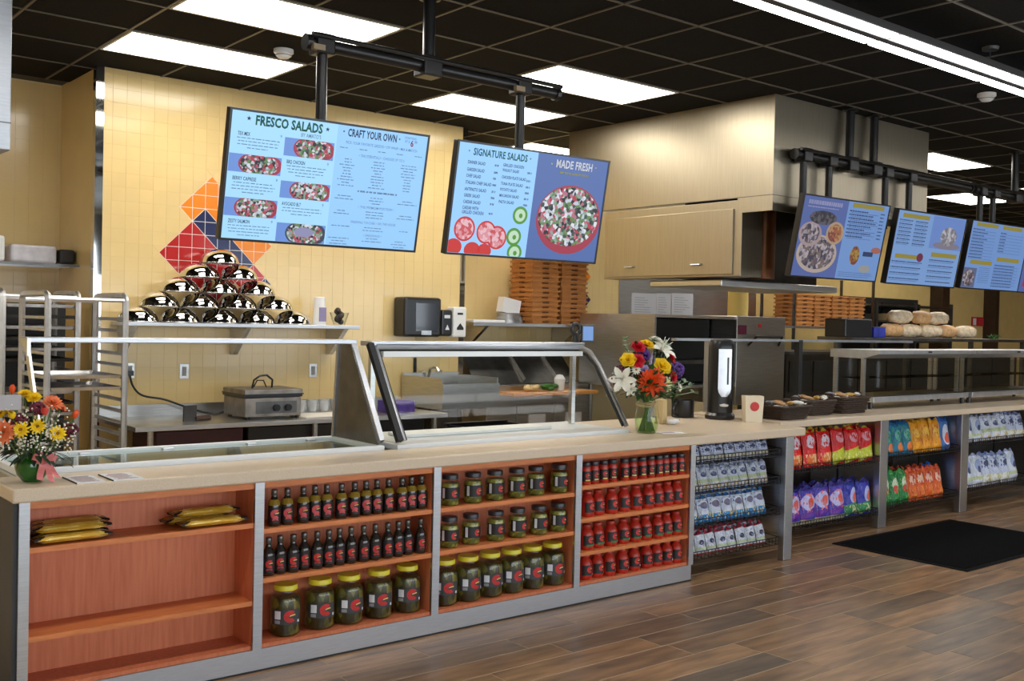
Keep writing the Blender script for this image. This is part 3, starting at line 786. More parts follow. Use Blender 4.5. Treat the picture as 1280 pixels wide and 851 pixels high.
BAGS = {
 'silver': ('silver white crisp bag', printed('bag_silver', s_(196, 204, 226), [('band', (.86, 1), s_(120, 134, 176)), ('speck', (7, .56, .45, .9), s_(92, 104, 150)), ('oval', (.5, .62, .26, .09), s_(70, 78, 112)), ('band', (.08, .3), s_(224, 226, 214)), ('speck', (9, .55, .05, .3), s_(206, 188, 130))])),
 'cream': ('white crisp bag with pale green base', printed('bag_cream', s_(212, 218, 230), [('band', (.9, 1), s_(150, 160, 200)), ('oval', (.5, .62, .28, .10), s_(84, 88, 120)), ('speck', (8, .58, .5, .9), s_(150, 160, 200)), ('band', (.3, .44), s_(196, 206, 168)), ('speck', (9, .52, .02, .26), s_(222, 190, 120))])),
 'blue': ('white crisp bag with blue base', printed('bag_blue', s_(212, 220, 236), [('band', (.86, 1), s_(52, 110, 170)), ('oval', (.5, .62, .30, .12), s_(120, 110, 130)), ('speck', (6, .58, .5, .8), s_(110, 120, 170)), ('band', (0, .3, .0), s_(42, 132, 196)), ('speck', (6, .57, .05, .36), s_(226, 208, 130))])),
 'redtop': ('white crisp bag with dark red top', printed('bag_redtop', s_(214, 218, 228), [('band', (.8, 1, .05), s_(160, 40, 60)), ('oval', (.48, .5, .24, .1), s_(74, 70, 96)), ('band', (.22, .32), s_(200, 212, 170)), ('speck', (7, .6, .3, .75), s_(160, 168, 206)), ('band', (0, .1), s_(178, 60, 50))])),
 'red': ('glossy red crisp bag', printed('bag_red', s_(222, 28, 26), [('oval', (.42, .68, .30, .17), s_(232, 214, 226)), ('speck', (6, .53, .5, .86), s_(214, 40, 48)), ('oval', (.55, .22, .42, .15), s_(226, 110, 40)), ('speck', (8, .55, .06, .36), s_(240, 190, 140)), ('band', (.92, 1), s_(190, 170, 60))])),
 'redyel': ('glossy red crisp bag with yellow-green base', printed('bag_redyel', s_(220, 22, 26), [('band', (0, .34, .16), s_(196, 200, 48)), ('oval', (.5, .7, .30, .13), s_(226, 150, 160)), ('speck', (7, .55, .5, .9), s_(206, 24, 30)), ('speck', (6, .58, .02, .3), s_(228, 226, 120)), ('band', (.93, 1), s_(180, 160, 60))])),
 'purple': ('violet crisp bag with white centre', printed('bag_purple', s_(76, 62, 176), [('oval', (.45, .55, .40, .22), s_(196, 190, 236)), ('oval', (.55, .55, .18, .12), s_(226, 96, 80)), ('band', (.10, .26, .2), s_(112, 48, 160)), ('speck', (7, .57, .3, .8), s_(220, 120, 120)), ('band', (0, .12), s_(196, 190, 160)), ('band', (.86, 1), s_(52, 44, 130))])),
 'navygreen': ('blue crisp bag with green base', printed('bag_navygreen', s_(52, 56, 168), [('oval', (.62, .55, .28, .22), s_(190, 190, 236)), ('oval', (.66, .5, .16, .14), s_(230, 110, 90)), ('band', (.02, .3, .1), s_(56, 140, 84)), ('speck', (8, .56, .02, .3), s_(216, 214, 160)), ('band', (.88, 1), s_(40, 40, 120))])),
 'teal': ('teal crisp bag', printed('bag_teal', s_(28, 118, 150), [('oval', (.5, .55, .3, .16), s_(110, 190, 170)), ('speck', (6, .55, .3, .8), s_(40, 150, 120)), ('oval', (.6, .22, .32, .14), s_(226, 120, 50)), ('band', (.86, 1), s_(30, 90, 140))])),
 'yellow': ('golden yellow crisp bag', printed('bag_yellow', s_(238, 160, 26), [('oval', (.5, .58, .32, .14), s_(250, 196, 60)), ('speck', (7, .58, .2, .8), s_(214, 110, 20)), ('band', (.9, 1), s_(200, 150, 60))])),
 'bluewhite': ('blue and white crisp bag with orange mark', printed('bag_bluewhite', s_(60, 110, 180), [('oval', (.5, .45, .34, .3), s_(216, 220, 236)), ('oval', (.5, .35, .22, .16), s_(226, 84, 50)), ('band', (.84, 1), s_(40, 90, 170))])),
 'green': ('green crisp bag', printed('bag_green', s_(28, 128, 60), [('oval', (.5, .55, .28, .2), s_(214, 222, 190)), ('oval', (.45, .42, .22, .12), s_(206, 70, 50)), ('speck', (7, .6, .1, .9), s_(120, 190, 90))])),
 'orange': ('bright orange crisp bag', printed('bag_orange', s_(226, 96, 28), [('oval', (.5, .62, .36, .16), s_(240, 190, 160)), ('speck', (7, .54, .45, .9), s_(196, 60, 40)), ('speck', (8, .56, .05, .4), s_(244, 150, 60)), ('band', (.9, 1), s_(190, 70, 40))])),
 'white': ('white crisp bag with blue picture', printed('bag_white', s_(208, 214, 226), [('oval', (.5, .6, .3, .2), s_(150, 164, 204)), ('oval', (.5, .5, .16, .1), s_(70, 76, 110)), ('band', (.2, .3), s_(196, 202, 160)), ('band', (.9, 1), s_(150, 160, 196))])),
}
bagcache = {}
def bag(kind, w, h, d, loc, tilt, label, group, yaw=0):
    k = (kind, round(w, 3), round(h, 3), R.randrange(3))
    if k not in bagcache: bagcache[k] = bag_mesh(w, h, d, BAGS[kind][1], hash(k[1:]) & 255)
    o = bpy.data.objects.new('crisp_bag', bagcache[k]); COL.objects.link(o)
    o.location = loc; o.rotation_euler = (tilt, 0, yaw)
    return tag(o, label, 'crisp bag', group)
wire = mat('black_wire', (.02, .02, .022), .4, .6)
def wire_rack(label, x0, x1, y, rows, back, lip=.05, slope=.16):
    """rows: list of shelf front heights"""
    t = thing('wire_rack', label, 'wire rack', ((x0+x1)/2, y, 0), 'wire crisp racks')
    for z in rows:
        b = MB(); zb = z+slope*0; r = .0022
        for zz in (z, z+lip*.5, z+lip): b.bar((x0, y, zz), (x1, y, zz), .005, .005)
        n = int((x1-x0)/.035)
        for i in range(n+1):
            x = x0+(x1-x0)*i/n
            b.bar((x, y, z), (x, y, z+lip), .003, .003)
            if i % 2 == 0: b.bar((x, y, z), (x, back, z+.012), .003, .003)
        b.bar((x0, back, z+.012), (x1, back, z+.012), .005, .005)
        for x in (x0, x1): b.bar((x, y, z+lip), (x, back, z+lip+.02), .005, .005)
        b.build('wire_shelf', wire, t, world=True)
    for x in (x0, x1): MB().bar((x, back+.005, rows[-1]-.02), (x, back+.005, min(rows[0]+.16, .84)), .012, .012).build('upright', wire, t, world=True)
    return t
def bag_row(kinds, x0, x1, y, z, w, h, d, tilt, where, group, lay=1):
    n = len(kinds); w = min(w, (x1-x0)/n*.965)
    cnt = {}
    for i, kd in enumerate(kinds):
        x = x0+(x1-x0)*(i+.5)/n
        cnt[kd] = cnt.get(kd, 0)+1
        many = kinds.count(kd)
        lab = BAGS[kd][0]+', '+ORD[i]+' '+where
        bag(kd, w*R.uniform(.98, 1.03), h*R.uniform(.97, 1.02), d, (x, y+R.uniform(-.004, .004), z), tilt+R.uniform(-.03, .03), lab, group, R.uniform(-.08, .08))
# first rack: four rows of white bags
Rk = [.722, .532, .318, .112]
wire_rack('black wire rack of white crisp bags under the front counter', 5.03, 5.945, 4.335, Rk, 4.62)
for z, kd, n, hh, w in ((Rk[0], 'silver', 7, .112, 'top'), (Rk[1], 'cream', 8, .165, 'second'), (Rk[2], 'blue', 7, .19, 'third'), (Rk[3], 'redtop', 8, .165, 'bottom')):
    bag_row([kd]*n, 5.04, 5.86, 4.375, z+.008, .116, hh*.92, .045, -.28, 'in front, '+w+' row, nearest rack', 'white crisp bags in the '+w+' row')
    bag_row([kd]*n, 5.05, 5.87, 4.435, z+.013, .116, hh*.97, .045, -.28, 'at back, '+w+' row, nearest rack', 'white crisp bags at the back of the '+w+' row')
# right-hand counter racks
def rack2(label, x0, x1, rows): wire_rack(label, x0, x1, 4.575, [r for r, *_ in rows], 4.98); 
wire_rack('black wire rack of red and violet crisp bags', 6.42, 7.575, 4.575, [.535, .112], 4.95)
bag_row(['red', 'red', 'red', 'redyel', 'redyel', 'redyel'], 6.44, 7.57, 4.635, .545, .185, .285, .075, -.12, 'in front, upper row, first right rack', 'red crisp bags')
bag_row(['red', 'red', 'red', 'redyel', 'redyel', 'redyel'], 6.46, 7.58, 4.74, .55, .185, .28, .075, -.12, 'at back, upper row, first right rack', 'red crisp bags at the back')
bag_row(['purple']*4+['navygreen']*2, 6.44, 7.57, 4.635, .122, .185, .285, .075, -.12, 'in front, lower row, first right rack', 'violet crisp bags')
bag_row(['purple']*4+['navygreen']*2, 6.46, 7.58, 4.74, .126, .185, .28, .075, -.12, 'at back, lower row, first right rack', 'violet crisp bags at the back')
wire_rack('black wire rack of teal, yellow and orange crisp bags', 7.72, 8.86, 4.575, [.552, .146], 4.95)
bag_row(['teal', 'teal', 'teal', 'yellow', 'yellow', 'yellow', 'bluewhite'], 7.73, 8.80, 4.635, .562, .165, .285, .07, -.2, 'in front, upper row, second right rack', 'teal and yellow crisp bags')
bag_row(['teal', 'teal', 'teal', 'yellow', 'yellow', 'yellow', 'bluewhite'], 7.75, 8.85, 4.74, .566, .165, .28, .07, -.2, 'at back, upper row, second right rack', 'teal and yellow crisp bags at the back')
bag_row(['green', 'green', 'green', 'orange', 'orange', 'orange', 'orange'], 7.73, 8.70, 4.635, .156, .17, .285, .07, -.2, 'in front, lower row, second right rack', 'green and orange crisp bags')
bag_row(['green', 'green', 'orange', 'orange', 'orange', 'bluewhite'], 7.75, 8.80, 4.74, .16, .17, .28, .07, -.2, 'at back, lower row, second right rack', 'green and orange crisp bags at the back')
wire_rack('black wire rack of white crisp bags at the far right', 9.04, 10.28, 4.575, [.59, .18], 4.95)
bag_row(['white', 'white', 'cream', 'cream', 'cream', 'silver', 'silver'], 9.06, 10.2, 4.635, .60, .17, .25, .07, -.2, 'in front, upper row, far right rack', 'white crisp bags at the far right')
bag_row(['white', 'white', 'silver', 'silver', 'silver', 'white'], 9.06, 10.1, 4.635, .19, .19, .30, .09, -.2, 'in front, lower row, far right rack', 'white crisp bags low at the far right')
# ================================================================== salad cases behind the front worktop
white_fr = mat('white_enamel', (.78, .80, .80), .3)
def case_base(label, x0, x1):
    t = thing('salad_case', label, 'cold case', ((x0+x1)/2, 4.9, 0))
    MB().box(x0, x1, 4.645, 4.665, .20, .905).box(x0, x1, 5.18, 5.20, .20, .905).box(x0, x0+.02, 4.665, 5.18, .20, .905).box(x1-.02, x1, 4.665, 5.18, .20, .905).build('body', steel, t, world=True)
    MB().box(x0+.02, x1-.02, 4.665, 5.18, .70, .715).build('well_floor', alu, t, world=True)
    return t
t = case_base('cold case with flat glass cover behind the left worktop', 1.12, 2.93)
f = MB(); X0_, X1_, Ya, Yb = 1.14, 2.92, 4.615, 5.15
f.box(X0_, X1_, Ya, Ya+.035, .905, .937).box(X0_, X1_, Yb-.03, Yb, .905, .937).box(X0_, X0_+.03, Ya+.035, Yb-.03, .905, .937).box(X1_-.03, X1_, Ya+.035, Yb-.03, .905, .937)
f.build('cover_frame', white_fr, t, world=True, bevel=.004)
MB().box(X0_+.03, X1_-.03, Ya+.035, Yb-.03, .918, .924).build('glass_cover', glass('green_pane', (.80, .90, .86), 1.0, 1.6), t, world=True)
for x in (1.55, 1.95, 2.4, 2.75): MB().cbox((x, Yb-.05, .927), (.055, .03, .008)).build('hinge_clip', alu, t, world=True, bevel=.002)
for k in range(5): MB().box(1.22+.34*k, 1.50+.34*k, 4.72, 5.10, .74, .76).box(1.215+.34*k, 1.505+.34*k, 4.715, 5.105, .757, .762).build('food_pan', steel, t, world=True)
def side_profile(x, th, t, name, mt):
    # sloped sneeze-guard end: bottom front (4.62,.937) to top (4.95,1.475)
    return MB().prism([(4.635, .94), (5.13, .94), (5.06, 1.46), (4.955, 1.475), (4.93, 1.46)], x-th/2, x+th/2, 'x').build(name, mt, t, world=True)
g = thing('sneeze_guard', 'open sneeze guard with top rail over the left case', 'sneeze guard', (2.0, 4.9, .937))
MB().box(1.24, 2.93, 4.93, 5.06, 1.458, 1.482).build('top_rail', steel_b, g, world=True, bevel=.004)
MB().bar((1.245, 4.945, 1.45), (1.245, 4.66, .955), .045, .012, (1, 0, 0)).build('support_arm', steel, g, world=True)
MB().prism([(4.90, 1.40), (4.90, 1.475), (5.05, 1.475)], 1.235, 1.25, 'x').build('gusset', steel, g, world=True)
side_profile(2.895, .012, g, 'end_panel', dark_steel)
MB().bar((2.91, 4.95, 1.468), (2.91, 4.635, .957), .03, .03, (1, 0, 0)).build('front_edge', steel_b, g, world=True)
MB().bar((2.895, 5.10, .945), (2.895, 5.06, 1.46), .03, .02).build('rear_edge', steel_b, g, world=True)
# glazed case to the right
t = case_base('stainless base of the glazed salad case', 3.0, 4.74)
MB().box(3.0, 4.74, 4.615, 5.2, .905, .935).build('deck', white_fr, t, world=True, bevel=.004)
MB().box(3.2, 4.3, 4.86, 5.03, .936, .955).build('cutting_board', mat('white_board', (.76, .76, .72), .5), t, world=True, bevel=.004)
g = thing('glass_guard', 'slanted framed glass guard over the right salad case', 'sneeze guard', (3.9, 4.9, .936))
P0, P1 = Vector((0, 4.63, .955)), Vector((0, 4.935, 1.445))
sl = (P1-P0)
fb = MB()
XA, XB = 3.045, 4.70
pa = [(XA, *P0.yz), (XA, *P1.yz), (XA+.02, P1.y+.02, P1.z+.012)]
rim = [(XA, P0.y, P0.z), (XA, P0.y+sl.y*.97, P0.z+sl.z*.97), (XA+.015, P1.y, P1.z), (XB-.10, P1.y, P1.z), (XB-.035, P1.y-.02, P1.z-.03), (XB, P1.y-.07, P1.z-.115), (XB+.03, P0.y, P0.z)]
MB().tube([Vector(p) for p in rim], .016, 8).build('frame', steel_b, g, smooth=True, world=True)
MB().tube([Vector(p)+Vector((0.022 if i < 3 else -.022, .01, -.02 if 1 < i < 5 else 0)) for i, p in enumerate(rim)], .009, 6).build('gasket', black_matte, g, smooth=True, world=True)
MB().bar((XA+.03, 4.905, 1.405), (XB-.12, 4.905, 1.405), .028, .03).build('light_bar', white_fr, g, world=True)
MB().box(XA-.02, XB-.06, 4.935, 5.06, 1.448, 1.475).build('top_shelf', steel_b, g, world=True, bevel=.004)
MB().add([(XA+.02, P0.y+.01, P0.z), (XB, P0.y+.01, P0.z), (XB-.06, P1.y, P1.z-.02), (XA+.02, P1.y, P1.z-.02)], [(0, 1, 2, 3)]).build('glass_pane', pane, g, world=True)
MB().prism([(4.64, .94), (5.10, .94), (5.06, 1.445), (4.95, 1.445)], XA-.03, XA-.02, 'x').build('end_panel', pane, g, world=True)
MB().bar((XA-.035, 4.61, .955), (XA-.035, 4.93, 1.46), .03, .035, (1, 0, 0)).build('corner_post', black_matte, g, world=True)
MB().bar((XB-.05, 5.06, .937), (XB-.05, 5.06, 1.447), .03, .03).build('rear_post', steel, g, world=True)
MB().bar((XA+.06, 5.06, .937), (XA+.06, 5.06, 1.447), .03, .03).build('rear_post', steel, g, world=True)

# ================================================================== flowers
petal_y = mat('yellow_petals', srgb(246, 206, 20), .6, 0, .12, 30)
petal_o = mat('orange_petals', srgb(240, 84, 26), .55, 0, .2, 20)
petal_p = mat('peach_petals', srgb(240, 130, 76), .55, 0, .2, 20)
petal_r = mat('red_petals', srgb(206, 26, 44), .55, 0, .2, 20)
petal_c = mat('coral_petals', srgb(222, 74, 60), .55, 0, .3, 12)
petal_w = mat('white_petals', srgb(236, 232, 216), .6, 0, .06, 20)
petal_v = mat('violet_petals', srgb(78, 40, 120), .6, 0, .2, 20)
petal_l = mat('lilac_petals', srgb(190, 170, 214), .6, 0, .2, 20)
petal_b = mat('burgundy_petals', srgb(92, 14, 40), .65, 0, .3, 20)
leaf_m = mat('leaf_green', srgb(46, 92, 34), .5, 0, .3, 12)
leaf_d = mat('dark_leaf', srgb(24, 52, 24), .5, 0, .3, 12)
leaf_s = mat('silver_green_leaf', srgb(140, 164, 130), .6, 0, .2, 12)
stem_m = mat('stem_green', srgb(88, 120, 52), .5, 0, .2, 12)
heart_m = mat('flower_heart', srgb(150, 96, 20), .8, 0, .3, 60)
def frame_to(n, up=Vector((0, 0, 1))):
    n = Vector(n).normalized(); a = n.cross(up)
    if a.length < 1e-3: a = Vector((1, 0, 0))
    a.normalize(); b = n.cross(a)
    return Matrix((a, b, n)).transposed().to_4x4()
def petal(mb, L_, w, rad, lift, curl, ang, base=.0):
    """one pointed petal leaving the axis at angle ang; z is the flower axis"""
    vs = []; n = 4
    ca, sa = math.cos(ang), math.sin(ang)
    for i in range(n+1):
        u = i/n; r = base+L_*u*math.cos(lift)*(1-.15*curl*u*u); z = L_*u*math.sin(lift)-curl*L_*u*u
        ww = w*math.sin(math.pi*min(1, (u*.85+.12)))**.8*(1 if u < 1 else .12)
        for s in (-1, 0, 1):
            x, y = r, s*ww/2; zz = z-(.12*w if s == 0 else 0)
            vs.append((x*ca-y*sa, x*sa+y*ca, zz))
    mb.add(vs, [(i*3+j, (i+1)*3+j, (i+1)*3+j+1, i*3+j+1) for i in range(n) for j in (0, 1)])
def flower(parent, kind, loc, n, size, mt, rr):
    M_ = Matrix.Translation(loc) @ frame_to(n)
    b = MB()
    if kind == 'daisy':
        for k in range(3):
            for i in range(13): petal(b, size*(1-.22*k), size*.30, 0, .15+.45*k, .12, 2*math.pi*(i+.5*k)/13+rr.uniform(-.06, .06), size*.06)
        h = MB().ell((0, 0, size*.12), (size*.24, size*.24, size*.14), 10, 5).xf(M_).build('flower_heart', heart_m, None)
        h.parent = parent
    elif kind == 'gerbera':
        for k in range(5):
            for i in range(15): petal(b, size*(1-.16*k), size*.30, 0, .1+.28*k, .1, 2*math.pi*(i+.5*k)/15+rr.uniform(-.06, .06), size*.04)
    elif kind == 'rose':
        for k in range(4):
            m_ = 6-k
            for i in range(m_): petal(b, size*(1-.12*k), size*(.95-.12*k), 0, .35+.32*k, .25, 2*math.pi*(i+.5*k)/m_+rr.uniform(-.1, .1), size*.02)
    elif kind == 'tulip':
        for k in range(2):
            for i in range(3): 
                vs = []; N_ = 5; ang = 2*math.pi*(i+.5*k)/3
                for q in range(N_+1):
                    u = q/N_; rad = size*.46*math.sin(math.pi*(u*.78+.1))*(1-.04*k); z = size*1.5*u
                    hw = 1.15*(1-u**3)+.02
                    for s in (-1, -.5, 0, .5, 1): a = ang+s*hw; vs.append((rad*math.cos(a), rad*math.sin(a), z))
                b.add(vs, [(q*5+j, (q+1)*5+j, (q+1)*5+j+1, q*5+j+1) for q in range(N_) for j in range(4)])
    elif kind == 'lily':
        for i in range(6): petal(b, size*1.25, size*.42, 0, .75, .55, 2*math.pi*i/6, size*.03)
        for i in range(5): b.cyl((0, 0, 0), (size*.25*math.cos(i*1.26), size*.25*math.sin(i*1.26), size*.75), size*.018, n=4)
    elif kind == 'fluffy':
        for i in range(60):
            a = rr.uniform(0, 6.28); z = rr.uniform(-.2, 1); q = math.sqrt(max(0, 1-z*z))
            d = Vector((q*math.cos(a), q*math.sin(a), z))
            b.ell(d*size*.8, (size*.22,)*3, 5, 3)
    elif kind == 'spike':
        for i in range(16):
            u = i/16; a = i*2.4; b.ell((size*.2*(1-u)*math.cos(a), size*.2*(1-u)*math.sin(a), size*3*u), (size*.24*(1-.5*u),)*3, 5, 4)
    o = b.xf(M_).build({'fluffy': 'chrysanthemum', 'spike': 'flower_spike'}.get(kind, kind), mt, parent, smooth='all')
    return o
def leaf(mb, p, d, L_, w, droop=.3):
    p, d = Vector(p), Vector(d).normalized(); s = d.cross(Vector((0, 0, 1)))
    if s.length < .05: s = Vector((1, 0, 0))
    s.normalize(); vs = []
    for i in range(6):
        u = i/5; c = p+d*L_*u-Vector((0, 0, droop*L_*u*u)); ww = w*math.sin(math.pi*min(.98, u*.9+.08))
        vs += [c-s*ww/2, c-Vector((0, 0, .1*w)), c+s*ww/2]
    mb.add(vs, [(i*3+j, (i+1)*3+j, (i+1)*3+j+1, i*3+j+1) for i in range(5) for j in (0, 1)])
def at_px(px, py, Y): return un(px, py, 1, Y)

# --- left bouquet in a green glass bowl
rr = random.Random(5)
bo = thing('flower_arrangement', 'mixed bouquet in a green glass bowl with pink ribbon at left', 'flowers', tuple(at_px(40, 601, 4.44).xy)+(SLAB_Z1,))
B0 = bo.location.copy()
green_glass = mat('green_glass_bowl', srgb(28, 92, 22), .08, 0, .25, 25, coat=.6)
MB().lathe([(0, .001), (.036, .001), (.04, .006), (.058, .03), (.066, .06), (.060, .09), (.052, .105), (.048, .105), (.056, .06), (.034, .01), (0, .008)], 20).build('bowl', green_glass, bo, smooth=True)
def L0(px, py, Y): return at_px(px, py, Y)-B0
core = Vector((0, 0, .17))
lv = MB()
for i in range(110):
    a = rr.uniform(0, 6.28); e = rr.uniform(-.25, 1.3)
    d = Vector((math.cos(a)*math.cos(e), math.sin(a)*math.cos(e), math.sin(e)))
    leaf(lv, Vector((0, 0, .12))+d*rr.uniform(.02, .09), d, rr.uniform(.06, .11), rr.uniform(.015, .03), .3)
lv.build('foliage', leaf_d, bo)
st_ = MB()
FL = [('tulip', 15, 492, 4.42, (.0, -.2, 1), .026, petal_o), ('tulip', 92, 523, 4.40, (.3, -.2, .9), .026, petal_o), ('tulip', 57, 518, 4.34, (-.3, -.6, .7), .032, petal_c), ('gerbera', 66, 503, 4.40, (.1, -.6, .7), .045, petal_p),
      ('gerbera', 3, 540, 4.34, (-.4, -.9, .25), .052, petal_p), ('tulip', 16, 522, 4.34, (-.3, -.7, .5), .032, petal_y), ('daisy', 26, 537, 4.32, (-.5, -.85, .25), .036, petal_y), ('daisy', 47, 533, 4.32, (-.4, -.85, .3), .033, petal_y),
      ('daisy', 72, 542, 4.34, (-.1, -.9, .3), .036, petal_y), ('rose', 42, 497, 4.40, (-.2, -.5, .8), .036, petal_y), ('rose', 31, 492, 4.42, (-.2, -.4, .9), .03, petal_y), ('fluffy', 24, 527, 4.36, (-.3, -.6, .6), .036, petal_b),
      ('fluffy', 88, 538, 4.39, (.3, -.6, .3), .034, petal_b), ('fluffy', 47, 512, 4.37, (0, -.5, .8), .034, petal_b), ('rose', 1, 515, 4.40, (-.5, -.5, .6), .035, petal_y), ('rose', 76, 510, 4.42, (.4, -.4, .8), .03, petal_p)]
for kd, px, py, Y, n, s, mt in FL:
    p = L0(px, py, Y); flower(bo, kd, p, n, s, mt, rr); st_.cyl((p.x*.15, p.y*.15, .05), p, .003, n=5)
st_.build('stems', stem_m, bo)
bb = MB()
for i in range(230):
    px, py = rr.uniform(0, 95), rr.gauss(548, 12) if i < 150 else rr.uniform(505, 560)
    bb.ell(L0(px, py, rr.uniform(4.31, 4.38)), (.0042,)*3, 4, 3)
tag(bb.build('baby_breath', petal_w, bo), None, kind='stuff')
rb = MB(); ribbon = mat('pink_ribbon', srgb(226, 130, 128), .5, 0, .15, 20)
c0 = Vector((.02, -.066, .088))
for a in (-.9, -.3, .3, .9, 1.5):
    path = [c0+Vector((math.sin(a)*.05*math.sin(u*math.pi), -.012*math.sin(u*math.pi*2)-.01, math.cos(a)*.028*math.sin(u*math.pi)+.006*math.sin(6*u))) for u in [i/8 for i in range(9)]]
    vs = []
    for i, p in enumerate(path): vs += [p+Vector((.004, -.004, .013)), p+Vector((-.004, .004, -.013))]
    rb.add(vs, [(2*i, 2*i+2, 2*i+3, 2*i+1) for i in range(8)])
for dx, L_ in ((.028, .085), (-.008, .075), (.045, .07)):
    vs = []
    for i in range(7):
        u = i/6; p = c0+Vector((dx*(.3+u), -.012-.008*math.sin(6*u), -L_*u)); vs += [p+Vector((-.012, 0, .004)), p+Vector((.012, 0, -.004))]
    rb.add(vs, [(2*i, 2*i+2, 2*i+3, 2*i+1) for i in range(6)])
rb.build('ribbon', ribbon, bo)
cd = MB(); p = L0(13, 503, 4.36)
cd.cbox((p.x, p.y, p.z), (.075, .002, .06)); cd.build('gift_card', mat('grey_card', (.42, .40, .42), .6), bo)

# --- bouquet in a clear glass vase
vp = un(808, 541, 2, SLAB_Z1)
vs_ = thing('flower_vase', 'mixed bouquet in a clear glass vase with raffia on the worktop', 'flowers', (vp.x, vp.y, SLAB_Z1))
B0 = vs_.location.copy()
MB().lathe([(0, .002), (.058, .001), (.07, .014), (.078, .06), (.076, .11), (.064, .165), (.062, .19), (.072, .21)], 20).build('vase', glass('vase_glass', (.90, .95, .88)), vs_, smooth=True)
MB().lathe([(0, .004), (.06, .006), (.072, .06), (.071, .105), (0, .107)], 16).build('water', glass('vase_water', (.82, .92, .70), .8, 1.33), vs_, smooth=True)
s2 = MB()
for i in range(46):
    a = rr.uniform(0, 6.28); q = rr.uniform(.01, .058)
    s2.cyl((q*math.cos(a+2.6), q*math.sin(a+2.6), .01), (q*.9*math.cos(a), q*.9*math.sin(a), .26), .0042, n=5)
s2.build('stems', stem_m, vs_)
rf = MB(); raf = mat('raffia', srgb(206, 182, 132), .7)
for k in range(3): rf.tube([(.069*math.cos(u), .069*math.sin(u), .175+.008*k+.004*math.sin(3*u+k)) for u in [i*6.283/16 for i in range(16)]], .003, 5, True)
for dx, dz in ((-.04, -.08), (.05, -.07), (-.06, .03), (.06, .05), (.02, -.1)):
    rf.tube([(-.01, -.072, .18), (-.01+dx*.4, -.085, .185+dz*.3+.012), (-.01+dx, -.084, .18+dz)], .0024, 5)
rf.build('raffia_tie', raf, vs_)
lv = MB()
for i in range(150):
    a = rr.uniform(0, 6.28); e = rr.uniform(-.05, 1.25)
    d = Vector((math.cos(a)*math.cos(e), math.sin(a)*math.cos(e), math.sin(e)))
    leaf(lv, Vector((0, 0, .25))+d*rr.uniform(.01, .15), d, rr.uniform(.08, .15), rr.uniform(.025, .045), .25)
lv.build('foliage', leaf_m, vs_)
lv = MB()
for px, py in ((785, 440), (782, 432), (835, 435), (832, 428), (850, 487), (862, 483), (866, 490), (856, 478), (846, 480), (775, 462), (770, 470), (840, 485), (781, 425), (816, 424)):
    p = L0(px, py, 4.55); c = Vector((0, 0, .2)); lv.cyl(c+(p-c)*.5, p, .002, n=4)
    for k in range(5): d = Vector((rr.uniform(-1, 1), rr.uniform(-1, 1), rr.uniform(-.3, 1))); leaf(lv, p+d*.004, d, .036, .024, .1)
tag(lv.build('eucalyptus', leaf_s, vs_), None, kind='stuff')
lv = MB()
for px, py in ((768, 478), (772, 470), (765, 472)):
    p = L0(px, py, 4.54); lv.ell(p, (.012, .012, .014), 6, 4)
lv.build('dark_buds', petal_b, vs_)
green = MB()
for kd, px, py, Y, n, s, mt in [('gerbera', 814, 476, 4.47, (-.45, -.85, .2), .062, petal_o), ('rose', 828, 458, 4.50, (-.2, -.8, .5), .042, petal_y), ('lily', 778, 474, 4.50, (-.75, -.6, -.05), .055, petal_w), ('lily', 826, 438, 4.55, (.1, -.6, .7), .065, petal_w),
      ('rose', 809, 431, 4.56, (-.1, -.5, .85), .034, petal_y), ('rose', 798, 434, 4.55, (-.3, -.6, .7), .034, petal_r), ('rose', 797, 451, 4.50, (-.5, -.8, .3), .032, petal_r), ('rose', 785, 450, 4.53, (-.6, -.6, .5), .036, petal_y),
      ('rose', 838, 447, 4.55, (.4, -.7, .5), .03, petal_r), ('fluffy', 845, 463, 4.56, (.4, -.7, .4), .034, petal_v), ('rose', 841, 471, 4.53, (.3, -.9, .2), .03, petal_r), ('spike', 812, 458, 4.51, (-.2, -.4, .9), .02, petal_l),
      ('fluffy', 803, 444, 4.56, (-.1, -.5, .8), .03, petal_v), ('lily', 833, 480, 4.50, (.3, -.9, .1), .036, mat('cream_petals', srgb(230, 222, 160), .6)), ('daisy', 795, 462, 4.50, (-.5, -.8, .2), .02, petal_w), ('gerbera', 820, 425, 4.58, (.0, -.4, .9), .03, petal_w), ('fluffy', 775, 462, 4.56, (-.6, -.5, .4), .02, petal_b), ('rose', 806, 462, 4.5, (-.3, -.9, .2), .022, petal_l), ('daisy', 849, 484, 4.52, (.5, -.8, .2), .02, petal_w), ('lily', 788, 486, 4.50, (-.5, -.8, -.1), .03, petal_w)]:
    p = L0(px, py, Y); flower(vs_, kd, p, n, s*(1.7 if kd != 'lily' else 1.9), mt, rr); green.cyl((p.x*.1, p.y*.1, .2), p-Vector(n)*.01, .003, n=5)
    for k in range(7):
        d = Vector((rr.uniform(-1, 1), rr.uniform(-.6, 1), rr.uniform(-1, .8))); leaf(green, p-Vector(n)*.03, d, rr.uniform(.05, .09), rr.uniform(.02, .036), .2)
green.build('leaf_sprays', leaf_d, vs_)

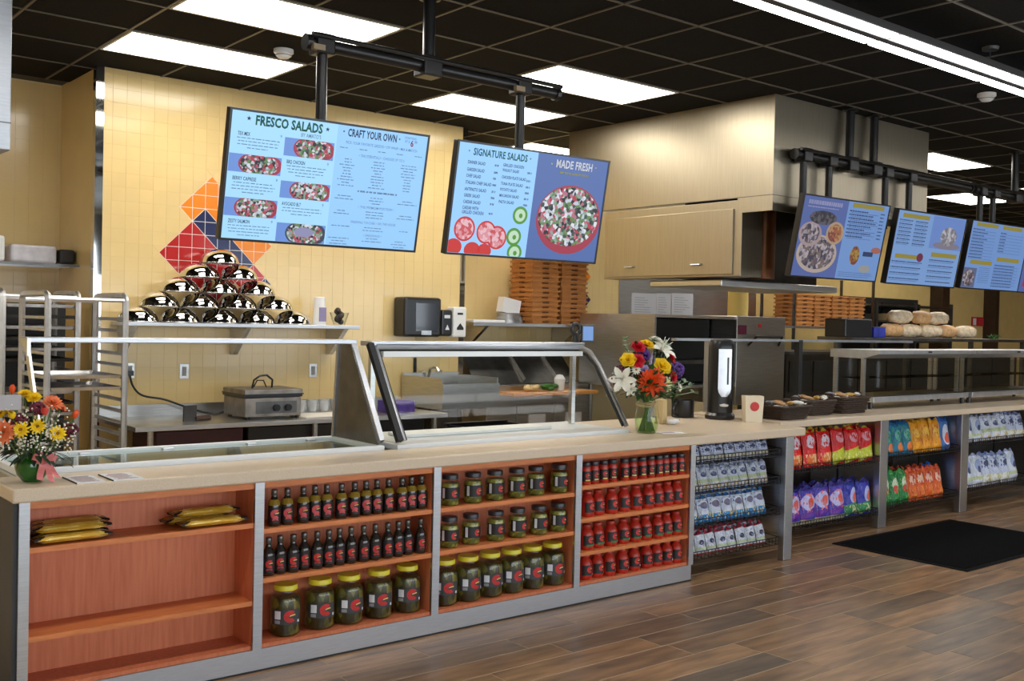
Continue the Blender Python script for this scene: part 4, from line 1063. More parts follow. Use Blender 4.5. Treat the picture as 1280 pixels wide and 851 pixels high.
# ================================================================== small things on the front worktop
Z = SLAB_Z1
for k, (pts, l) in enumerate((([(75, 597), (100, 606), (128, 603), (110, 594)], 'printed menu sheet nearer the green bowl'), ([(117, 596), (150, 602), (180, 599), (165, 591)], 'printed menu sheet farther from the green bowl'))):
    q = [un(x, y, 2, Z) for x, y in pts]
    c = sum((Vector(p) for p in q), Vector())/4
    if k == 0: ca = c
    t = thing('menu_sheet', l, 'paper', (1.325 if k == 0 else 1.475, 4.365, Z+.0006), 'menu sheets on the worktop')
    MB().cbox((0, 0, .002), (.112 if k == 0 else .125, .19, .004)).build('sheet', paper, t)
    m_ = MB()
    for i in range(11): m_.cbox((R.uniform(-.008, .004), -.075+.015*i, .0043), (R.uniform(.05, .09), .005, .0004))
    m_.build('fine_print', mat('print_rose', srgb(150, 110, 116), .7), t)
    MB().cbox((-.0575 if k == 0 else -.064, 0, .0025), (.003, .19, .005)).build('dark_edge', black_matte, t)
p = un(905, 523, 2, Z)
t = thing('napkin_dispenser', 'tall black napkin dispenser with chrome front panel on worktop', 'dispenser', (p.x-.05, p.y, Z))
t.rotation_euler = (0, 0, -.55)
MB().lathe([(0, 0), (.105, 0), (.11, .008), (.11, .03), (.09, .05)], 24).build('base', black, t, smooth=True)
def rr_poly(w, d, r, n=5):
    o = []
    for cx, cy, a0 in ((w/2-r, d/2-r, 0), (-w/2+r, d/2-r, 90), (-w/2+r, -d/2+r, 180), (w/2-r, -d/2+r, 270)):
        for i in range(n+1):
            a = math.radians(a0+90*i/n); o.append((cx+r*math.cos(a), cy+r*math.sin(a)))
    return o
b = MB(); poly = rr_poly(.18, .17, .07); n = len(poly); zz = [(.03, .96), (.06, 1), (.52, 1), (.56, .97), (.585, .86), (.592, .6)]
vsx = []
for z, s in zz: vsx += [(x*s, y*s, z) for x, y in poly]
b.add(vsx, [(i*n+j, i*n+(j+1) % n, (i+1)*n+(j+1) % n, (i+1)*n+j) for i in range(len(zz)-1) for j in range(n)]+[tuple(range((len(zz)-1)*n, len(zz)*n))])
b.build('housing', black, t, smooth=True)
fp = MB(); N_ = 12; vsx = []
out = []
for i in range(N_+1):
    z = .17+.35*i/N_; hw = .05*(1-max(0, (.23-z)/.06)**2*.55) if z < .23 else .05
    for s in (-1, -.5, 0, .5, 1): out.append((s*hw, -.0885-.006*(1-s*s), z))
fp.add(out, [(i*5+j, (i+1)*5+j, (i+1)*5+j+1, i*5+j+1) for i in range(N_) for j in range(4)])
fp.build('chrome_front', alu, t, smooth='all')
MB().cbox((.022, -.0945, .36), (.012, .004, .20)).build('sight_slot', black, t)
MB().lathe([(0, 0), (.03, 0), (.034, .012), (.0, .02)], 12, (.0, -.088, .10)).build('napkin_tip', paper, t, smooth=True)
p = un(937, 525, 2, Z)
t = thing('paper_cup_box', 'cream carton with round red emblem beside the napkin dispenser', 'carton', (p.x-.10, p.y-.10, Z)); t.rotation_euler = (0, 0, -.6)
b = MB(); b.add([(x*s, y*s, z) for z, s in ((0, 1), (.19, 1.14)) for x, y in ((-.06, -.045), (.06, -.045), (.06, .045), (-.06, .045))], [(0, 1, 5, 4), (1, 2, 6, 5), (2, 3, 7, 6), (3, 0, 4, 7), (3, 2, 1, 0), (4, 5, 6, 7)])
b.build('carton', mat('cream_card', srgb(222, 208, 180), .6), t)
m_ = MB(); m_.add([(0, -.0505, .115)]+[(.034*math.cos(a), -.045*(1+.14*(.115+.034*math.sin(a))/.19)-.0015, .115+.034*math.sin(a)) for a in [i*.3927 for i in range(16)]], [(0, 1+i, 1+(i+1) % 16) for i in range(16)]); m_.build('round_emblem', lab_red, t)
p = un(842, 522, 2, Z)
t = thing('tray', 'small round-handled black holder behind the vase', 'holder', (p.x+.1, p.y, Z))
MB().lathe([(0, 0), (.08, 0), (.085, .01), (.085, .13), (.08, .13), (.078, .012), (0, .012)], 18).build('cup', black, t, smooth=True)
MB().tube([(-.085, -.02, .02), (-.13, -.03, .035), (-.14, -.03, .07), (-.12, -.03, .10), (-.085, -.02, .11)], .008, 6).build('handle', black, t, smooth=True)
p = un(826, 530, 2, Z)
o = MB().box(-.035, .035, -.03, .03, 0, .17).build('carton', mat('kraft_card', srgb(196, 170, 120), .6), bevel=.003); o.location = (p.x+.02, p.y+.02, Z); o.rotation_euler = (0, 0, .3); tag(o, 'narrow kraft carton standing right behind the vase', 'carton')
p = un(838, 531, 2, Z)
b = MB()
for i in range(7): b.ell((rr.uniform(-.045, .045), rr.uniform(-.03, .03), .016+rr.uniform(0, .02)), (.03, .024, .016), 7, 4)
o = b.build('napkin_heap', paper, smooth='all'); o.location = (p.x+.04, p.y, Z); tag(o, 'small heap of crumpled white napkins beside the vase', 'napkins')
p = un(848, 541, 2, Z)
t = thing('leaflet', 'pale leaflet lying flat right of the vase', 'paper', (p.x-.05, p.y+.02, Z+.0005)); t.rotation_euler = (0, 0, -.35)
MB().cbox((0, 0, .0015), (.16, .10, .003)).build('sheet', paper, t); MB().cbox((-.02, 0, .0034), (.08, .05, .0006)).build('printed_panel', mat('print_mauve', srgb(176, 150, 170), .7), t)

# ================================================================== wicker baskets of wrapped snacks
wick = mat('dark_wicker', srgb(58, 40, 28), .6, 0, .45, 60, .3)
def basket(label, loc, rz, w, d, h, cols):
    t = thing('wicker_basket', label, 'basket', loc, 'wicker baskets on the right worktop'); t.rotation_euler = (0, 0, rz)
    rows = 7
    def outline(s): return [Vector((x*s, y*s, 0)) for x, y in rr_poly(w, d, .035, 4)]
    wv = MB()
    for k in range(rows):
        s = .84+.16*k/(rows-1); po = outline(s); n = len(po); pts = []
        m_ = 44; per = [po[i] for i in range(n)]
        ls = [0]
        for i in range(n): ls.append(ls[-1]+(per[(i+1) % n]-per[i]).length)
        for q in range(m_):
            L_ = ls[-1]*q/m_; i = max(j for j in range(n) if ls[j] <= L_)
            a, b_ = per[i], per[(i+1) % n]; p = a+(b_-a)*((L_-ls[i])/max(1e-6, ls[i+1]-ls[i]))
            nn = Vector((p.x, p.y, 0)).normalized()*(.004 if (q+k) % 2 else -.004)
            pts.append(p+nn+Vector((0, 0, .012+(h-.02)*k/(rows-1))))
        wv.tube(pts, h/rows*.48, 5, True)
    wv.build('weave', wick, t, smooth='all')
    rim_ = outline(1.03); MB().tube([p+Vector((0, 0, h+.002)) for p in rim_], .009, 6, True).build('rim', wick, t, smooth='all')
    MB().prism([tuple(p.xy) for p in outline(.80)], .001, .008, 'z').build('bottom', wick, t)
    for s in (-1, 1): MB().tube([(s*w/2*1.02, -.04, h), (s*w/2*1.1, -.03, h+.03), (s*w/2*1.1, .03, h+.03), (s*w/2*1.02, .04, h)], .006, 5).build('handle', wick, t, smooth='all')
    return t
snackm = [mat('wrap_white', (.7, .68, .62), .3, 0, .15, 30), mat('wrap_gold', srgb(196, 150, 70), .3, 0, .3, 30), mat('wrap_tan', srgb(170, 130, 86), .35, 0, .3, 30), mat('wrap_grey', srgb(120, 124, 130), .25, 0, .3, 30)]
def snacks(where, loc, rz, w, d, h, n):
    for i in range(n):
        b = MB(); L_ = R.uniform(.07, .10)
        b.ell((0, 0, 0), (L_/2, .026, .016), 8, 6)
        for s in (-1, 1): b.add([(s*L_*.42, -.012, 0), (s*L_*.62, -.024, .004), (s*L_*.62, .024, -.004), (s*L_*.42, .012, 0)], [(0, 1, 2, 3)])
        o = b.build('wrapped_snack', snackm[(i*7) % 4], smooth='all')
        gx, gy = (i % 3-1)*w*.28, ((i//3) % 2-.5)*d*.42
        lay = i//6
        v = Matrix.Rotation(rz, 3, 'Z') @ Vector((gx+R.uniform(-.01, .01), gy, 0))
        o.location = Vector(loc)+v+Vector((0, 0, h-.012+.036*lay)); o.rotation_euler = (R.uniform(-.25, .25), R.uniform(-.3, .3), R.uniform(0, 3))
        tag(o, ['white', 'gold', 'tan', 'grey'][(i*7) % 4]+' wrapped snack lying in the '+where, 'snack', 'wrapped snacks in the '+where)
Z2 = .925
bk = [('wicker basket nearest the cream carton', (6.46, 4.70, Z2), .0, .36, .26, .095, 'nearest wicker basket'), ('middle wicker basket of the three', (6.99, 4.84, Z2), .0, .36, .26, .11, 'middle wicker basket'), ('wicker basket farthest from the cream carton', (7.44, 4.83, Z2), .0, .38, .26, .125, 'farthest wicker basket')]
for l, loc, rz, w, d, h, wh in bk:
    basket(l, loc, rz, w, d, h, None); snacks(wh, loc, rz, w, d, h, 11)

# ================================================================== glass guards and food warmers on the right counter
gd = thing('sneeze_guard', 'tall clear glass guard behind the baskets on steel posts', 'sneeze guard', (7.3, 5.33, .925))
for x in (6.33,): MB().bar((x, 5.32, .926), (x, 5.32, 1.49), .05, .05).build('post', steel_b, gd, world=True)
MB().bar((7.50, 5.32, .926), (7.50, 5.32, 1.50), .05, .05).build('post', black, gd, world=True)
MB().box(5.92, 9.3, 5.30, 5.345, 1.485, 1.505).build('top_rail', steel_b, gd, world=True)
MB().box(6.36, 7.47, 5.318, 5.326, .95, 1.484).build('glass_pane', pane, gd, world=True)
MB().box(7.53, 8.10, 5.318, 5.326, .95, 1.484).build('glass_pane', pane, gd, world=True)
def warmer(label, x0, x1):
    t = thing('food_warmer', label, 'food warmer', ((x0+x1)/2, 4.95, .925), 'heated displays on the right counter')
    ya, yb = 4.86, 5.26; z0, z1 = .985, 1.41
    for x in (x0+.03, x1-.03):
        for y in (ya+.05, yb-.05): MB().cyl((x, y, .9255), (x, y, z0), .018, n=8).build('foot', black, t, world=True)
    MB().box(x0, x1, ya, yb, z0, z0+.045).build('base', alu, t, world=True, bevel=.004)
    MB().box(x0, x1, yb-.02, yb, z0+.045, z1-.06).build('back_panel', pane, t, world=True)
    MB().box(x0+.01, x1-.01, ya+.02, yb-.03, z0+.0455, z0+.052).build('heated_plate', dark_steel, t, world=True)
    for x in (x0, x1-.03):
        for y in (ya+.10, yb-.03): MB().box(x, x+.03, y, y+.03, z0+.045, z1-.05).build('corner_post', steel, t, world=True)
    MB().prism([(ya-.05, z1-.012), (ya-.05, z1+.02), (yb+.02, z1+.02), (yb+.02, z1-.05), (ya+.10, z1-.055)], x0-.02, x1+.02, 'x').build('canopy', alu, t, world=True)
    MB().box(x0+.04, x1-.04, ya+.09, yb-.05, 1.18, 1.186).build('glass_shelf', pane, t, world=True)
    MB().box(x0+.02, x1-.02, ya+.012, ya+.016, z0+.05, z1-.075).build('front_pane', pane, t, world=True)
    MB().box((x0+x1)/2-.03, (x0+x1)/2+.03, ya-.0525, ya-.05, z1-.002, z1+.012).build('maker_plate', black, t, world=True)
    return t
warmer('heated display at the left, beside the wicker baskets', 7.93, 9.55)
warmer('heated display at the right edge of the photo', 9.62, 11.25)
# goods on the guard shelf above the warmers
sh = thing('over_shelf', 'dark shelf carrying wrapped bread above the warmers', 'shelf', (9.8, 5.45, .925))
MB().box(8.35, 12.2, 5.36, 5.72, 1.50, 1.53).build('board', dark_steel, sh, world=True)
for x in (8.4, 9.6, 10.9, 12.1): MB().bar((x, 5.54, .005), (x, 5.54, 1.50), .04, .04).build('leg', dark_steel, sh, world=True)
breadm = mat('bread_crust', srgb(216, 166, 112), .5, 0, .25, 18, .2)
film = mat('bread_film', srgb(232, 206, 170), .25, 0, .25, 22, .5)
for i in range(8):
    b = MB()
    def wob(a, z, i=i): return 1+.10*math.sin(5*a+40*z+i)
    b.lathe([(0, -.17), (.04, -.165), (.06, -.12), (.065, 0), (.06, .12), (.04, .165), (0, .17)], 14, (0, 0, 0), wob)
    b.xf(Matrix.Rotation(math.radians(90), 4, 'Y') @ Matrix.Rotation(R.uniform(0, 3), 4, 'Z'))
    o = b.build('bread_bag', film if i % 3 else breadm, smooth='all'); o.location = (9.2+.36*(i % 5)+(.18 if i > 4 else 0)+.05, 5.50+.02*(i % 2), 1.602+(.135 if i > 4 else 0)); o.rotation_euler = (0, 0, R.uniform(-.12, .12))
    tag(o, 'wrapped bread loaf, %s of the pile on the dark over-shelf' % (ORD[i]+' from left' if i < 5 else ['left upper', 'middle upper', 'right upper'][i-5]), 'bread', 'wrapped loaves on the over-shelf')
o = MB().box(-.10, .10, -.08, .08, 0, .10).build('glove_box', mat('blue_box', srgb(40, 52, 150), .5, 0, .4, 12), bevel=.004); o.location = (8.95, 5.52, 1.5305); tag(o, 'small blue box on the over-shelf left of the bread', 'box')
o = MB().box(-.22, .22, -.11, .11, 0, .17).build('equipment_box', black, bevel=.01); o.location = (8.55, 5.52, 1.5305); tag(o, 'black box at the left end of the over-shelf', 'box')
gl = mat('herb_green', srgb(60, 110, 40), .6, 0, .3, 20)
b = MB()
for i in range(14): leaf(b, (R.uniform(-.04, .04), R.uniform(-.04, .04), 0), (R.uniform(-1, 1), R.uniform(-1, 1), 1), .09, .03, .3)
o = b.build('herb_bunch', gl); o.location = (11.35, 5.52, 1.531); tag(o, 'small green herb bunch right of the bread', 'herbs')
# ================================================================== kitchen along the tiled wall
TZ = .79
tb = thing('work_table', 'long stainless work table against the tiled wall', 'table', (4.0, 7.75, 0))
MB().box(2.58, 5.30, 7.36, 8.17, TZ-.035, TZ).build('top', steel, tb, world=True, bevel=.004)
MB().box(2.58, 5.30, 8.155, 8.175, TZ, TZ+.09).build('backsplash', steel, tb, world=True)
for x in (2.72, 4.05, 5.22):
    for y in (7.45, 8.08): MB().cyl((x, y, .002), (x, y, TZ-.035), .022, n=8).build('leg', steel, tb, world=True, smooth=True)
MB().box(2.65, 5.27, 7.42, 8.12, .28, .30).build('undershelf', steel, tb, world=True)
for x0, x1, l, mt in ((2.78, 3.46, 'dark red crate on the shelf under the work table', mat('dark_red_crate', srgb(60, 16, 18), .5)), (3.5, 4.32, 'black filler box darkening the middle under the work table', black_matte), (4.36, 5.15, 'black filler box darkening the right under the work table', black_matte)):
    o = MB().box(x0, x1, 7.5, 8.0, .301, .735).build('filler_crate', mt, bevel=.01); tag(o, l, 'crate')  # boxes enlarged, one added, to make the space under the table black
# panini press
press_m = mat('used_steel', (.30, .27, .24), .42, 1, .25, 9)
c = un(316, 517, 2, TZ)
pp = thing('panini_press', 'stainless panini press with wire handle on the work table', 'panini press', (3.72, 7.72, TZ))
MB().box(-.24, .24, -.20, .20, .02, .17).build('body', press_m, pp, bevel=.008)
for x in (-.2, .2):
    for y in (-.16, .16): MB().cyl((x, y, .0005), (x, y, .02), .018, n=8).build('foot', black, pp)
MB().box(-.15, .2, -.204, -.2, .045, .14).build('control_panel', dark_steel, pp)
for x in (.02, .12): MB().cyl((x, -.204, .09), (x, -.23, .09), .026, n=14).build('knob', black, pp, smooth=True)
MB().box(-.25, .25, -.20, .20, .172, .19).build('lower_plate', black, pp)
lidp = MB().box(-.25, .25, -.21, .20, .192, .235).build('lid', press_m, pp, bevel=.008)
MB().box(-.255, .255, -.214, .205, .19, .2).build('lid_edge', black, lidp)
MB().tube([(-.10, -.02, .235), (-.10, -.05, .30), (-.06, -.07, .335), (0, -.07, .34), (.06, -.05, .30), (.07, -.02, .235)], .009, 6).build('handle', black, lidp, smooth=True)
MB().tube([(-.04, .08, .235), (-.02, .06, .29), (.03, .05, .29), (.06, .06, .235)], .006, 6).build('spring_arm', black, lidp, smooth=True)
# cord from the socket to the press
sp = un(162, 466, 1, WY-.02)
cord = [sp, un(166, 482, 1, WY-.05), un(178, 494, 1, WY-.05), un(205, 499, 1, 8.08), un(225, 506, 1, 8.05), un(243, 512, 1, 8.02)]
cord = [Vector(p) for p in cord]+[Vector((3.42, 7.98, TZ+.012)), Vector((3.50, 7.945, TZ+.03))]
def smooth_path(P, n=6):
    out = []
    for i in range(len(P)-1):
        p0, p1, p2, p3 = P[max(i-1, 0)], P[i], P[i+1], P[min(i+2, len(P)-1)]
        for k in range(n):
            t = k/n; out.append(.5*((2*p1)+(-p0+p2)*t+(2*p0-5*p1+4*p2-p3)*t*t+(-p0+3*p1-3*p2+p3)*t**3))
    return out+[P[-1]]
o = MB().tube(smooth_path(cord), .009, 6).build('power_cord', black, smooth='all'); tag(o, 'black power cord hanging from the wall socket to the press', 'cord')
def outlet(px, py, label):
    p = un(px, py, 1, WY-.005)
    t = thing('wall_socket', label, 'wall socket', (p.x, WY-.0048, p.z), 'wall sockets')
    MB().box(-.038, .038, -.006, 0, -.06, .06).build('plate', steel, t, bevel=.002)
    MB().box(-.018, .018, -.009, -.006, -.038, .038).build('insert', mat('grey_insert', (.32, .31, .30), .5) if 'grey_insert' not in bpy.data.materials else bpy.data.materials['grey_insert'], t)
    return t
outlet(230, 464, 'wall socket above the middle of the work table'); outlet(391, 463, 'wall socket right of the panini press')
t = outlet(162, 463, 'wall socket at left with the black plug'); MB().box(-.02, .02, -.04, -.009, -.04, .0).build('plug', black, t)
o = MB().cbox((0, 0, .008), (.46, .30, .016)).build('cutting_board', mat('cream_board', (.74, .70, .62), .5), bevel=.004); o.location = (4.18, 7.56, TZ+.0005); tag(o, 'cream cutting board lying right of the panini press', 'cutting board')
p = un(238, 524, 2, TZ)
t = thing('scraper', 'dark wide-bladed scraper lying on the work table', 'tool', (3.08, 7.62, TZ+.0005)); t.rotation_euler = (0, 0, .3)
MB().box(-.06, .06, -.006, .006, 0, .12).build('blade', dark_steel, t); MB().cyl((.05, 0, .018), (.19, .0, .018), .018, n=8).build('handle', mat('brown_handle', srgb(60, 34, 22), .5), t, smooth=True)
cup_m = mat('clear_tub', (.62, .63, .62), .2, 0, .1, 20)
for i in range(6):
    t = thing('deli_tub', 'small clear tub, %s from left at the back of the table' % ORD[i], 'tub', (4.22+.115*i, 8.03, TZ+.0005), 'clear tubs at the back of the table')
    MB().lathe([(0, .0), (.036, 0), (.046, .09), (.049, .092), (.049, .098), (.043, .098), (.034, .006), (0, .006)], 14).build('tub', cup_m, t, smooth=True)
    MB().cyl((0, 0, .008), (0, 0, .06), .032, .036, 10).build('contents', [petal_y, wick, paper][i % 3], t)
# wall shelf with the pyramid of steel bowls
SZ = 1.535
ws = thing('wall_shelf', 'stainless wall shelf carrying the pyramid of steel bowls', 'shelf', (3.6, 8.0, SZ))
MB().box(2.66, 4.66, 7.80, 8.18, SZ-.03, SZ).build('shelf', steel_b, ws, world=True, bevel=.004)
for x in (2.74, 3.66, 4.56): MB().prism([(7.86, SZ-.03), (8.18, SZ-.03), (8.18, SZ-.26), (8.12, SZ-.26)], x-.02, x+.02, 'x').build('bracket', steel, ws, world=True)
BD, BH = .1535, .118
bw = thing('steel_bowl', 'x', 'bowl')
prof = [(BD, 0), (BD+.006, .002), (BD+.004, .008)]+[(BD*math.cos(a), .008+(BH-.008)*math.sin(a)) for a in [i*math.pi/2/10 for i in range(1, 11)]]
prof[-1] = (0, BH)
MB().lathe(prof, 32).build('bowl', chrome, bw, smooth='all')
MB().tube([((BD+.002)*math.cos(a), (BD+.002)*math.sin(a), .004) for a in [i*6.2832/28 for i in range(28)]], .0045, 5, True).build('rolled_rim', chrome, bw, smooth='all')
base_x = un(220, 403, 1, 7.98).x
rowsn = [5, 4, 3, 2, 1]; rn = ['bottom', 'second', 'third', 'fourth', 'top']; first = True
pitch = .325; xst = 2.80
for r_, n in enumerate(rowsn):
    for i in range(n):
        o = bw if first else copy_tree(bw); first = False
        o.location = (xst+pitch*(i+.5*r_), 7.985+.004*((i*3+r_) % 3-1), SZ+.001+r_*(BH+.0015)); o.rotation_euler = (0, 0, R.uniform(0, 6))
        tag(o, ('upturned steel bowl, %s from left in the %s row of the pyramid' % (ORD[i], rn[r_])) if n > 1 else 'upturned steel bowl crowning the top of the pyramid', 'bowl', 'steel bowl pyramid')
t = thing('cup_stack', 'tall white stack of cups right of the bowls', 'cups', (4.36, 7.98, SZ+.0005))
MB().lathe([(0, 0), (.058, 0), (.048, .235), (.04, .24), (0, .24)], 16).build('cups', paper, t, smooth=True)
MB().box(-.03, .035, -.060, -.05, .03, .15).build('printed_panel', mat('print_violet', srgb(140, 130, 165), .6), t)
t = thing('dark_basket', 'small glass dish of dark round pieces at the shelf end', 'dish', (4.55, 7.97, SZ+.0005))
MB().lathe([(0, 0), (.05, 0), (.085, .11), (.08, .11), (.045, .008), (0, .008)], 16).build('dish', pane, t, smooth=True)
b = MB()
for i in range(12): a = i*.9; b.ell((.04*math.cos(a)*(.4+.1*(i % 3)), .04*math.sin(a)*(.4+.1*(i % 3)), .03+.009*i), (.028, .028, .026), 7, 5)
b.build('dark_pieces', mat('dark_fruit', (.03, .02, .018), .4), t, smooth='all')

# ---------------- black and white dispensers on the wall
def wx(px, py, Y): return un(px, py, 1, Y)
a, b_ = wx(505, 372, 8.0), wx(550, 420, 8.0)
t = thing('towel_dispenser', 'large black paper towel dispenser on the tiled wall', 'dispenser', (a.x, 7.98, b_.z-.01))
w, h = b_.x-a.x, a.z-b_.z+.02
MB().box(0, w, 0, .20, 0, h).build('housing', black, t, bevel=.025)
MB().box(.12, w-.04, -.003, .02, .05, h-.05).build('window', mat('smoked_window', (.03, .035, .045), .06, coat=.5), t, bevel=.004)
MB().box(w*.45, w*.72, -.004, .0, .02, .06).build('towel_slot', alu, t)
t = thing('soap_dispenser', 'narrow black soap dispenser beside the towel dispenser', 'dispenser', (wx(552, 400, 8.03).x+.01, 8.04, wx(552, 420, 8.03).z))
MB().box(0, .125, 0, .14, 0, .25).build('housing', black, t, bevel=.02); MB().box(.03, .095, -.003, 0, .17, .20).build('white_mark', lab_white, t)
MB().add([(.04, -.002, .06), (.09, -.002, .06), (.065, -.002, .11)], [(0, 1, 2)]).build('emblem', lab_white, t)
t = thing('sanitiser_dispenser', 'narrow white dispenser next to the steel corner trim', 'dispenser', (wx(568, 400, 8.05).x-.01, 8.05, wx(568, 420, 8.05).z-.01))
MB().box(0, .155, 0, .13, 0, .29).build('housing', white_pl, t, bevel=.015); MB().box(.045, .11, -.002, 0, .215, .235).build('dark_mark', lab_black, t)
MB().add([(.04, -.002, .07), (.12, -.002, .07), (.12, -.002, .09), (.08, -.002, .135), (.04, -.002, .09)], [(0, 1, 2, 3, 4)]).build('emblem', lab_black, t)
# notices on the wall below
o = MB().box(0, .24, 0, .004, 0, .40).build('wall_notice', mat('buff_paper', srgb(206, 186, 140), .7)); p = wx(519, 472, WY-.012); o.location = (p.x, WY-.012, p.z); tag(o, 'buff paper notice on the tiled wall above the sink', 'notice')
for py, l in ((454, 'upper small black sign left of the buff notice'), (466, 'lower small black sign left of the buff notice')):
    p = wx(517, py, WY-.012); o = MB().box(0, .035, 0, .004, 0, .10).build('small_sign', black); o.location = (p.x, WY-.012, p.z-.05); tag(o, l, 'sign')
# hand sink
sk = thing('hand_sink', 'stainless hand sink with splash sides near the wall corner', 'sink', (5.65, 7.85, 0))
MB().box(5.34, 5.98, 7.50, 7.52, .80, 1.03).box(5.34, 5.98, 8.14, 8.17, .80, 1.10).box(5.34, 5.355, 7.52, 8.14, .80, 1.08).box(5.965, 5.98, 7.52, 8.14, .80, 1.08).box(5.335, 5.965, 7.52, 8.14, .80, .815).build('basin', steel, sk, world=True)
MB().tube([(5.6, 8.12, 1.0), (5.6, 8.08, 1.14), (5.6, 7.98, 1.16), (5.6, 7.94, 1.12)], .014, 8).build('tap', chrome, sk, world=True, smooth=True)
for x in (5.5, 5.7): MB().box(x-.015, x+.015, 8.05, 8.12, 1.10, 1.125).build('lever', chrome, sk, world=True)
MB().box(5.5, 5.8, 7.9, 8.14, .005, .80).build('pedestal', dark_steel, sk, world=True)
o = MB().box(0, .26, 0, .2, 0, .10).build('violet_box', mat('violet_box', srgb(70, 44, 130), .4, 0, .3, 30), bevel=.004); p = wx(500, 512, 7.6); o.location = (4.82, 7.55, TZ+.0005); tag(o, 'small violet box on the table left of the sink', 'box')
o = MB().box(0, .34, 0, .25, 0, .66).build('waste_bin', white_pl, bevel=.02); o.location = (4.74, 7.02, .002); 
tag(o, 'white waste bin in front of the table left of the sink', 'bin')
tr = thing('plastic_tote', 'black plastic tote in front of the sink', 'tote', (5.55, 7.05, 0))
MB().box(-.32, .32, -.22, .22, .34, .36).box(-.32, -.305, -.22, .22, .36, .70).box(.305, .32, -.22, .22, .36, .70).box(-.305, .305, -.22, -.205, .36, .70).box(-.305, .305, .205, .22, .36, .70).build('tote_body', black, tr)
MB().box(-.34, .34, -.24, -.205, .69, .715).box(-.34, .34, .205, .24, .69, .715).build('tote_rim', black, tr, bevel=.004)
MB().box(-.3, .3, -.2, .2, .002, .34).build('stand', dark_steel, tr)

# ---------------- sandwich prep table with open lid
pt = thing('prep_table', 'refrigerated sandwich prep table with raised lid and wooden board', 'prep table', (7.2, 8.35, 0))
xa, xb = 6.30, 7.70
MB().box(xa, xb, 8.10, 8.86, .06, .86).build('cabinet', steel, pt, world=True, bevel=.004)
MB().box(xa+.05, xb-.05, 8.13, 8.8, .004, .06).build('kick_base', black_matte, pt, world=True)
for x0 in (6.68, 7.19):
    d_ = MB().box(x0, x0+.48, 8.075, 8.10, .14, .76).build('door', steel, pt, world=True, bevel=.003); MB().box(x0+.14, x0+.36, 8.06, 8.075, .52, .66).build('handle_recess', lab_white, d_, world=True)
MB().box(xa+.15, xb-.1, 7.86, 8.12, .865, .90).build('cutting_board', mat('board_wood', srgb(200, 138, 70), .5, 0, .15, 10, 0, (1, 8, 8)), pt, world=True, bevel=.004)
MB().box(xa, xb, 8.12, 8.84, .86, .95).build('pan_rail', steel, pt, world=True)
MB().prism([(8.30, .96), (8.80, .96), (8.80, 1.30), (8.62, 1.30)], xa+.02, xb, 'x').build('raised_lid', dark_steel, pt, world=True)
for x in (6.95, 7.4): MB().bar((x, 8.30, 1.0), (x, 8.62, 1.31), .04, .012, (1, 0, 0)).build('lid_rib', steel, pt, world=True)
for i in range(4): MB().box(xa+.06+.32*i, xa+.32+.32*i, 8.16, 8.27, .951, .957).build('food_pan', steel, pt, world=True)
for x, mt, l in ((7.02, gl, 'green lettuce heap on the wooden prep board'), (6.77, mat('cream_food', srgb(214, 186, 130), .6, 0, .2, 30), 'cream food heap on the wooden prep board')):
    b = MB()
    for i in range(9): b.ell((R.uniform(-.09, .09), R.uniform(-.04, .04), .025+R.uniform(0, .03)), (.05, .035, .025), 7, 4)
    o = b.build('food_heap', mt, smooth='all'); o.location = (x, 7.98, .9005); tag(o, l, 'food')
o = MB().lathe([(0, 0), (.05, 0), (.06, .12), (.03, .16), (0, .165)], 14).build('sauce_tub', white_pl, smooth=True); o.location = (7.20, 8.03, .9005); tag(o, 'small white tub on the wooden prep board', 'tub')
# ---------------- shelf with pizza boxes
PZ = 1.585
sh2 = thing('wall_shelf', 'long stainless shelf under the stacked pizza boxes', 'shelf', (7.8, 8.7, PZ))
MB().box(6.36, 9.4, 8.42, 8.93, PZ-.035, PZ).build('shelf', steel_b, sh2, world=True, bevel=.004)
for x in (6.6, 7.9, 9.2): MB().prism([(8.5, PZ-.035), (8.94, PZ-.035), (8.94, PZ-.30), (8.88, PZ-.30)], x-.02, x+.02, 'x').build('bracket', steel, sh2, world=True)
kraft = mat('kraft_board', srgb(188, 124, 62), .7, 0, .10, 8, .05, rnd=1)
kraft_d = mat('kraft_slot', srgb(92, 54, 24), .8)
def pizza_box(wd, hh):
    t = thing('pizza_box', 'x', 'pizza box'); hw = wd/2
    MB().box(-hw+.012, hw-.012, -hw+.012, hw-.012, .0, hh-.014).build('tray', kraft, t)
    # lid with wavy front edge
    n = 12; vs = []
    top = [(-hw-.004, -hw-.004), (hw+.004, -hw-.004), (hw+.004, hw+.004), (-hw-.004, hw+.004)]
    b = MB(); b.box(-hw-.004, hw+.004, -hw-.004, hw+.004, hh-.006, hh)
    for sx in range(4):
        p, q = Vector(top[sx]), Vector(top[(sx+1) % 4]); vs = []
        for i in range(n+1):
            u = i/n; c = p+(q-p)*u; vs += [(c.x, c.y, hh-.003), (c.x, c.y, hh-.018-.006*math.sin(u*math.pi*3))]
        b.add(vs, [(2*i, 2*i+2, 2*i+3, 2*i+1) for i in range(n)])
    b.build('lid', kraft, t)
    MB().box(-.045, .045, -hw+.0092, -hw+.0118, hh*.22, hh*.52).build('tab_slot', kraft_d, t)
    MB().box(-hw+.0092, -hw+.0118, -.045, .045, hh*.30, hh*.52).build('tab_slot', kraft_d, t)
    return t
proto = pizza_box(.385, .052); used = False
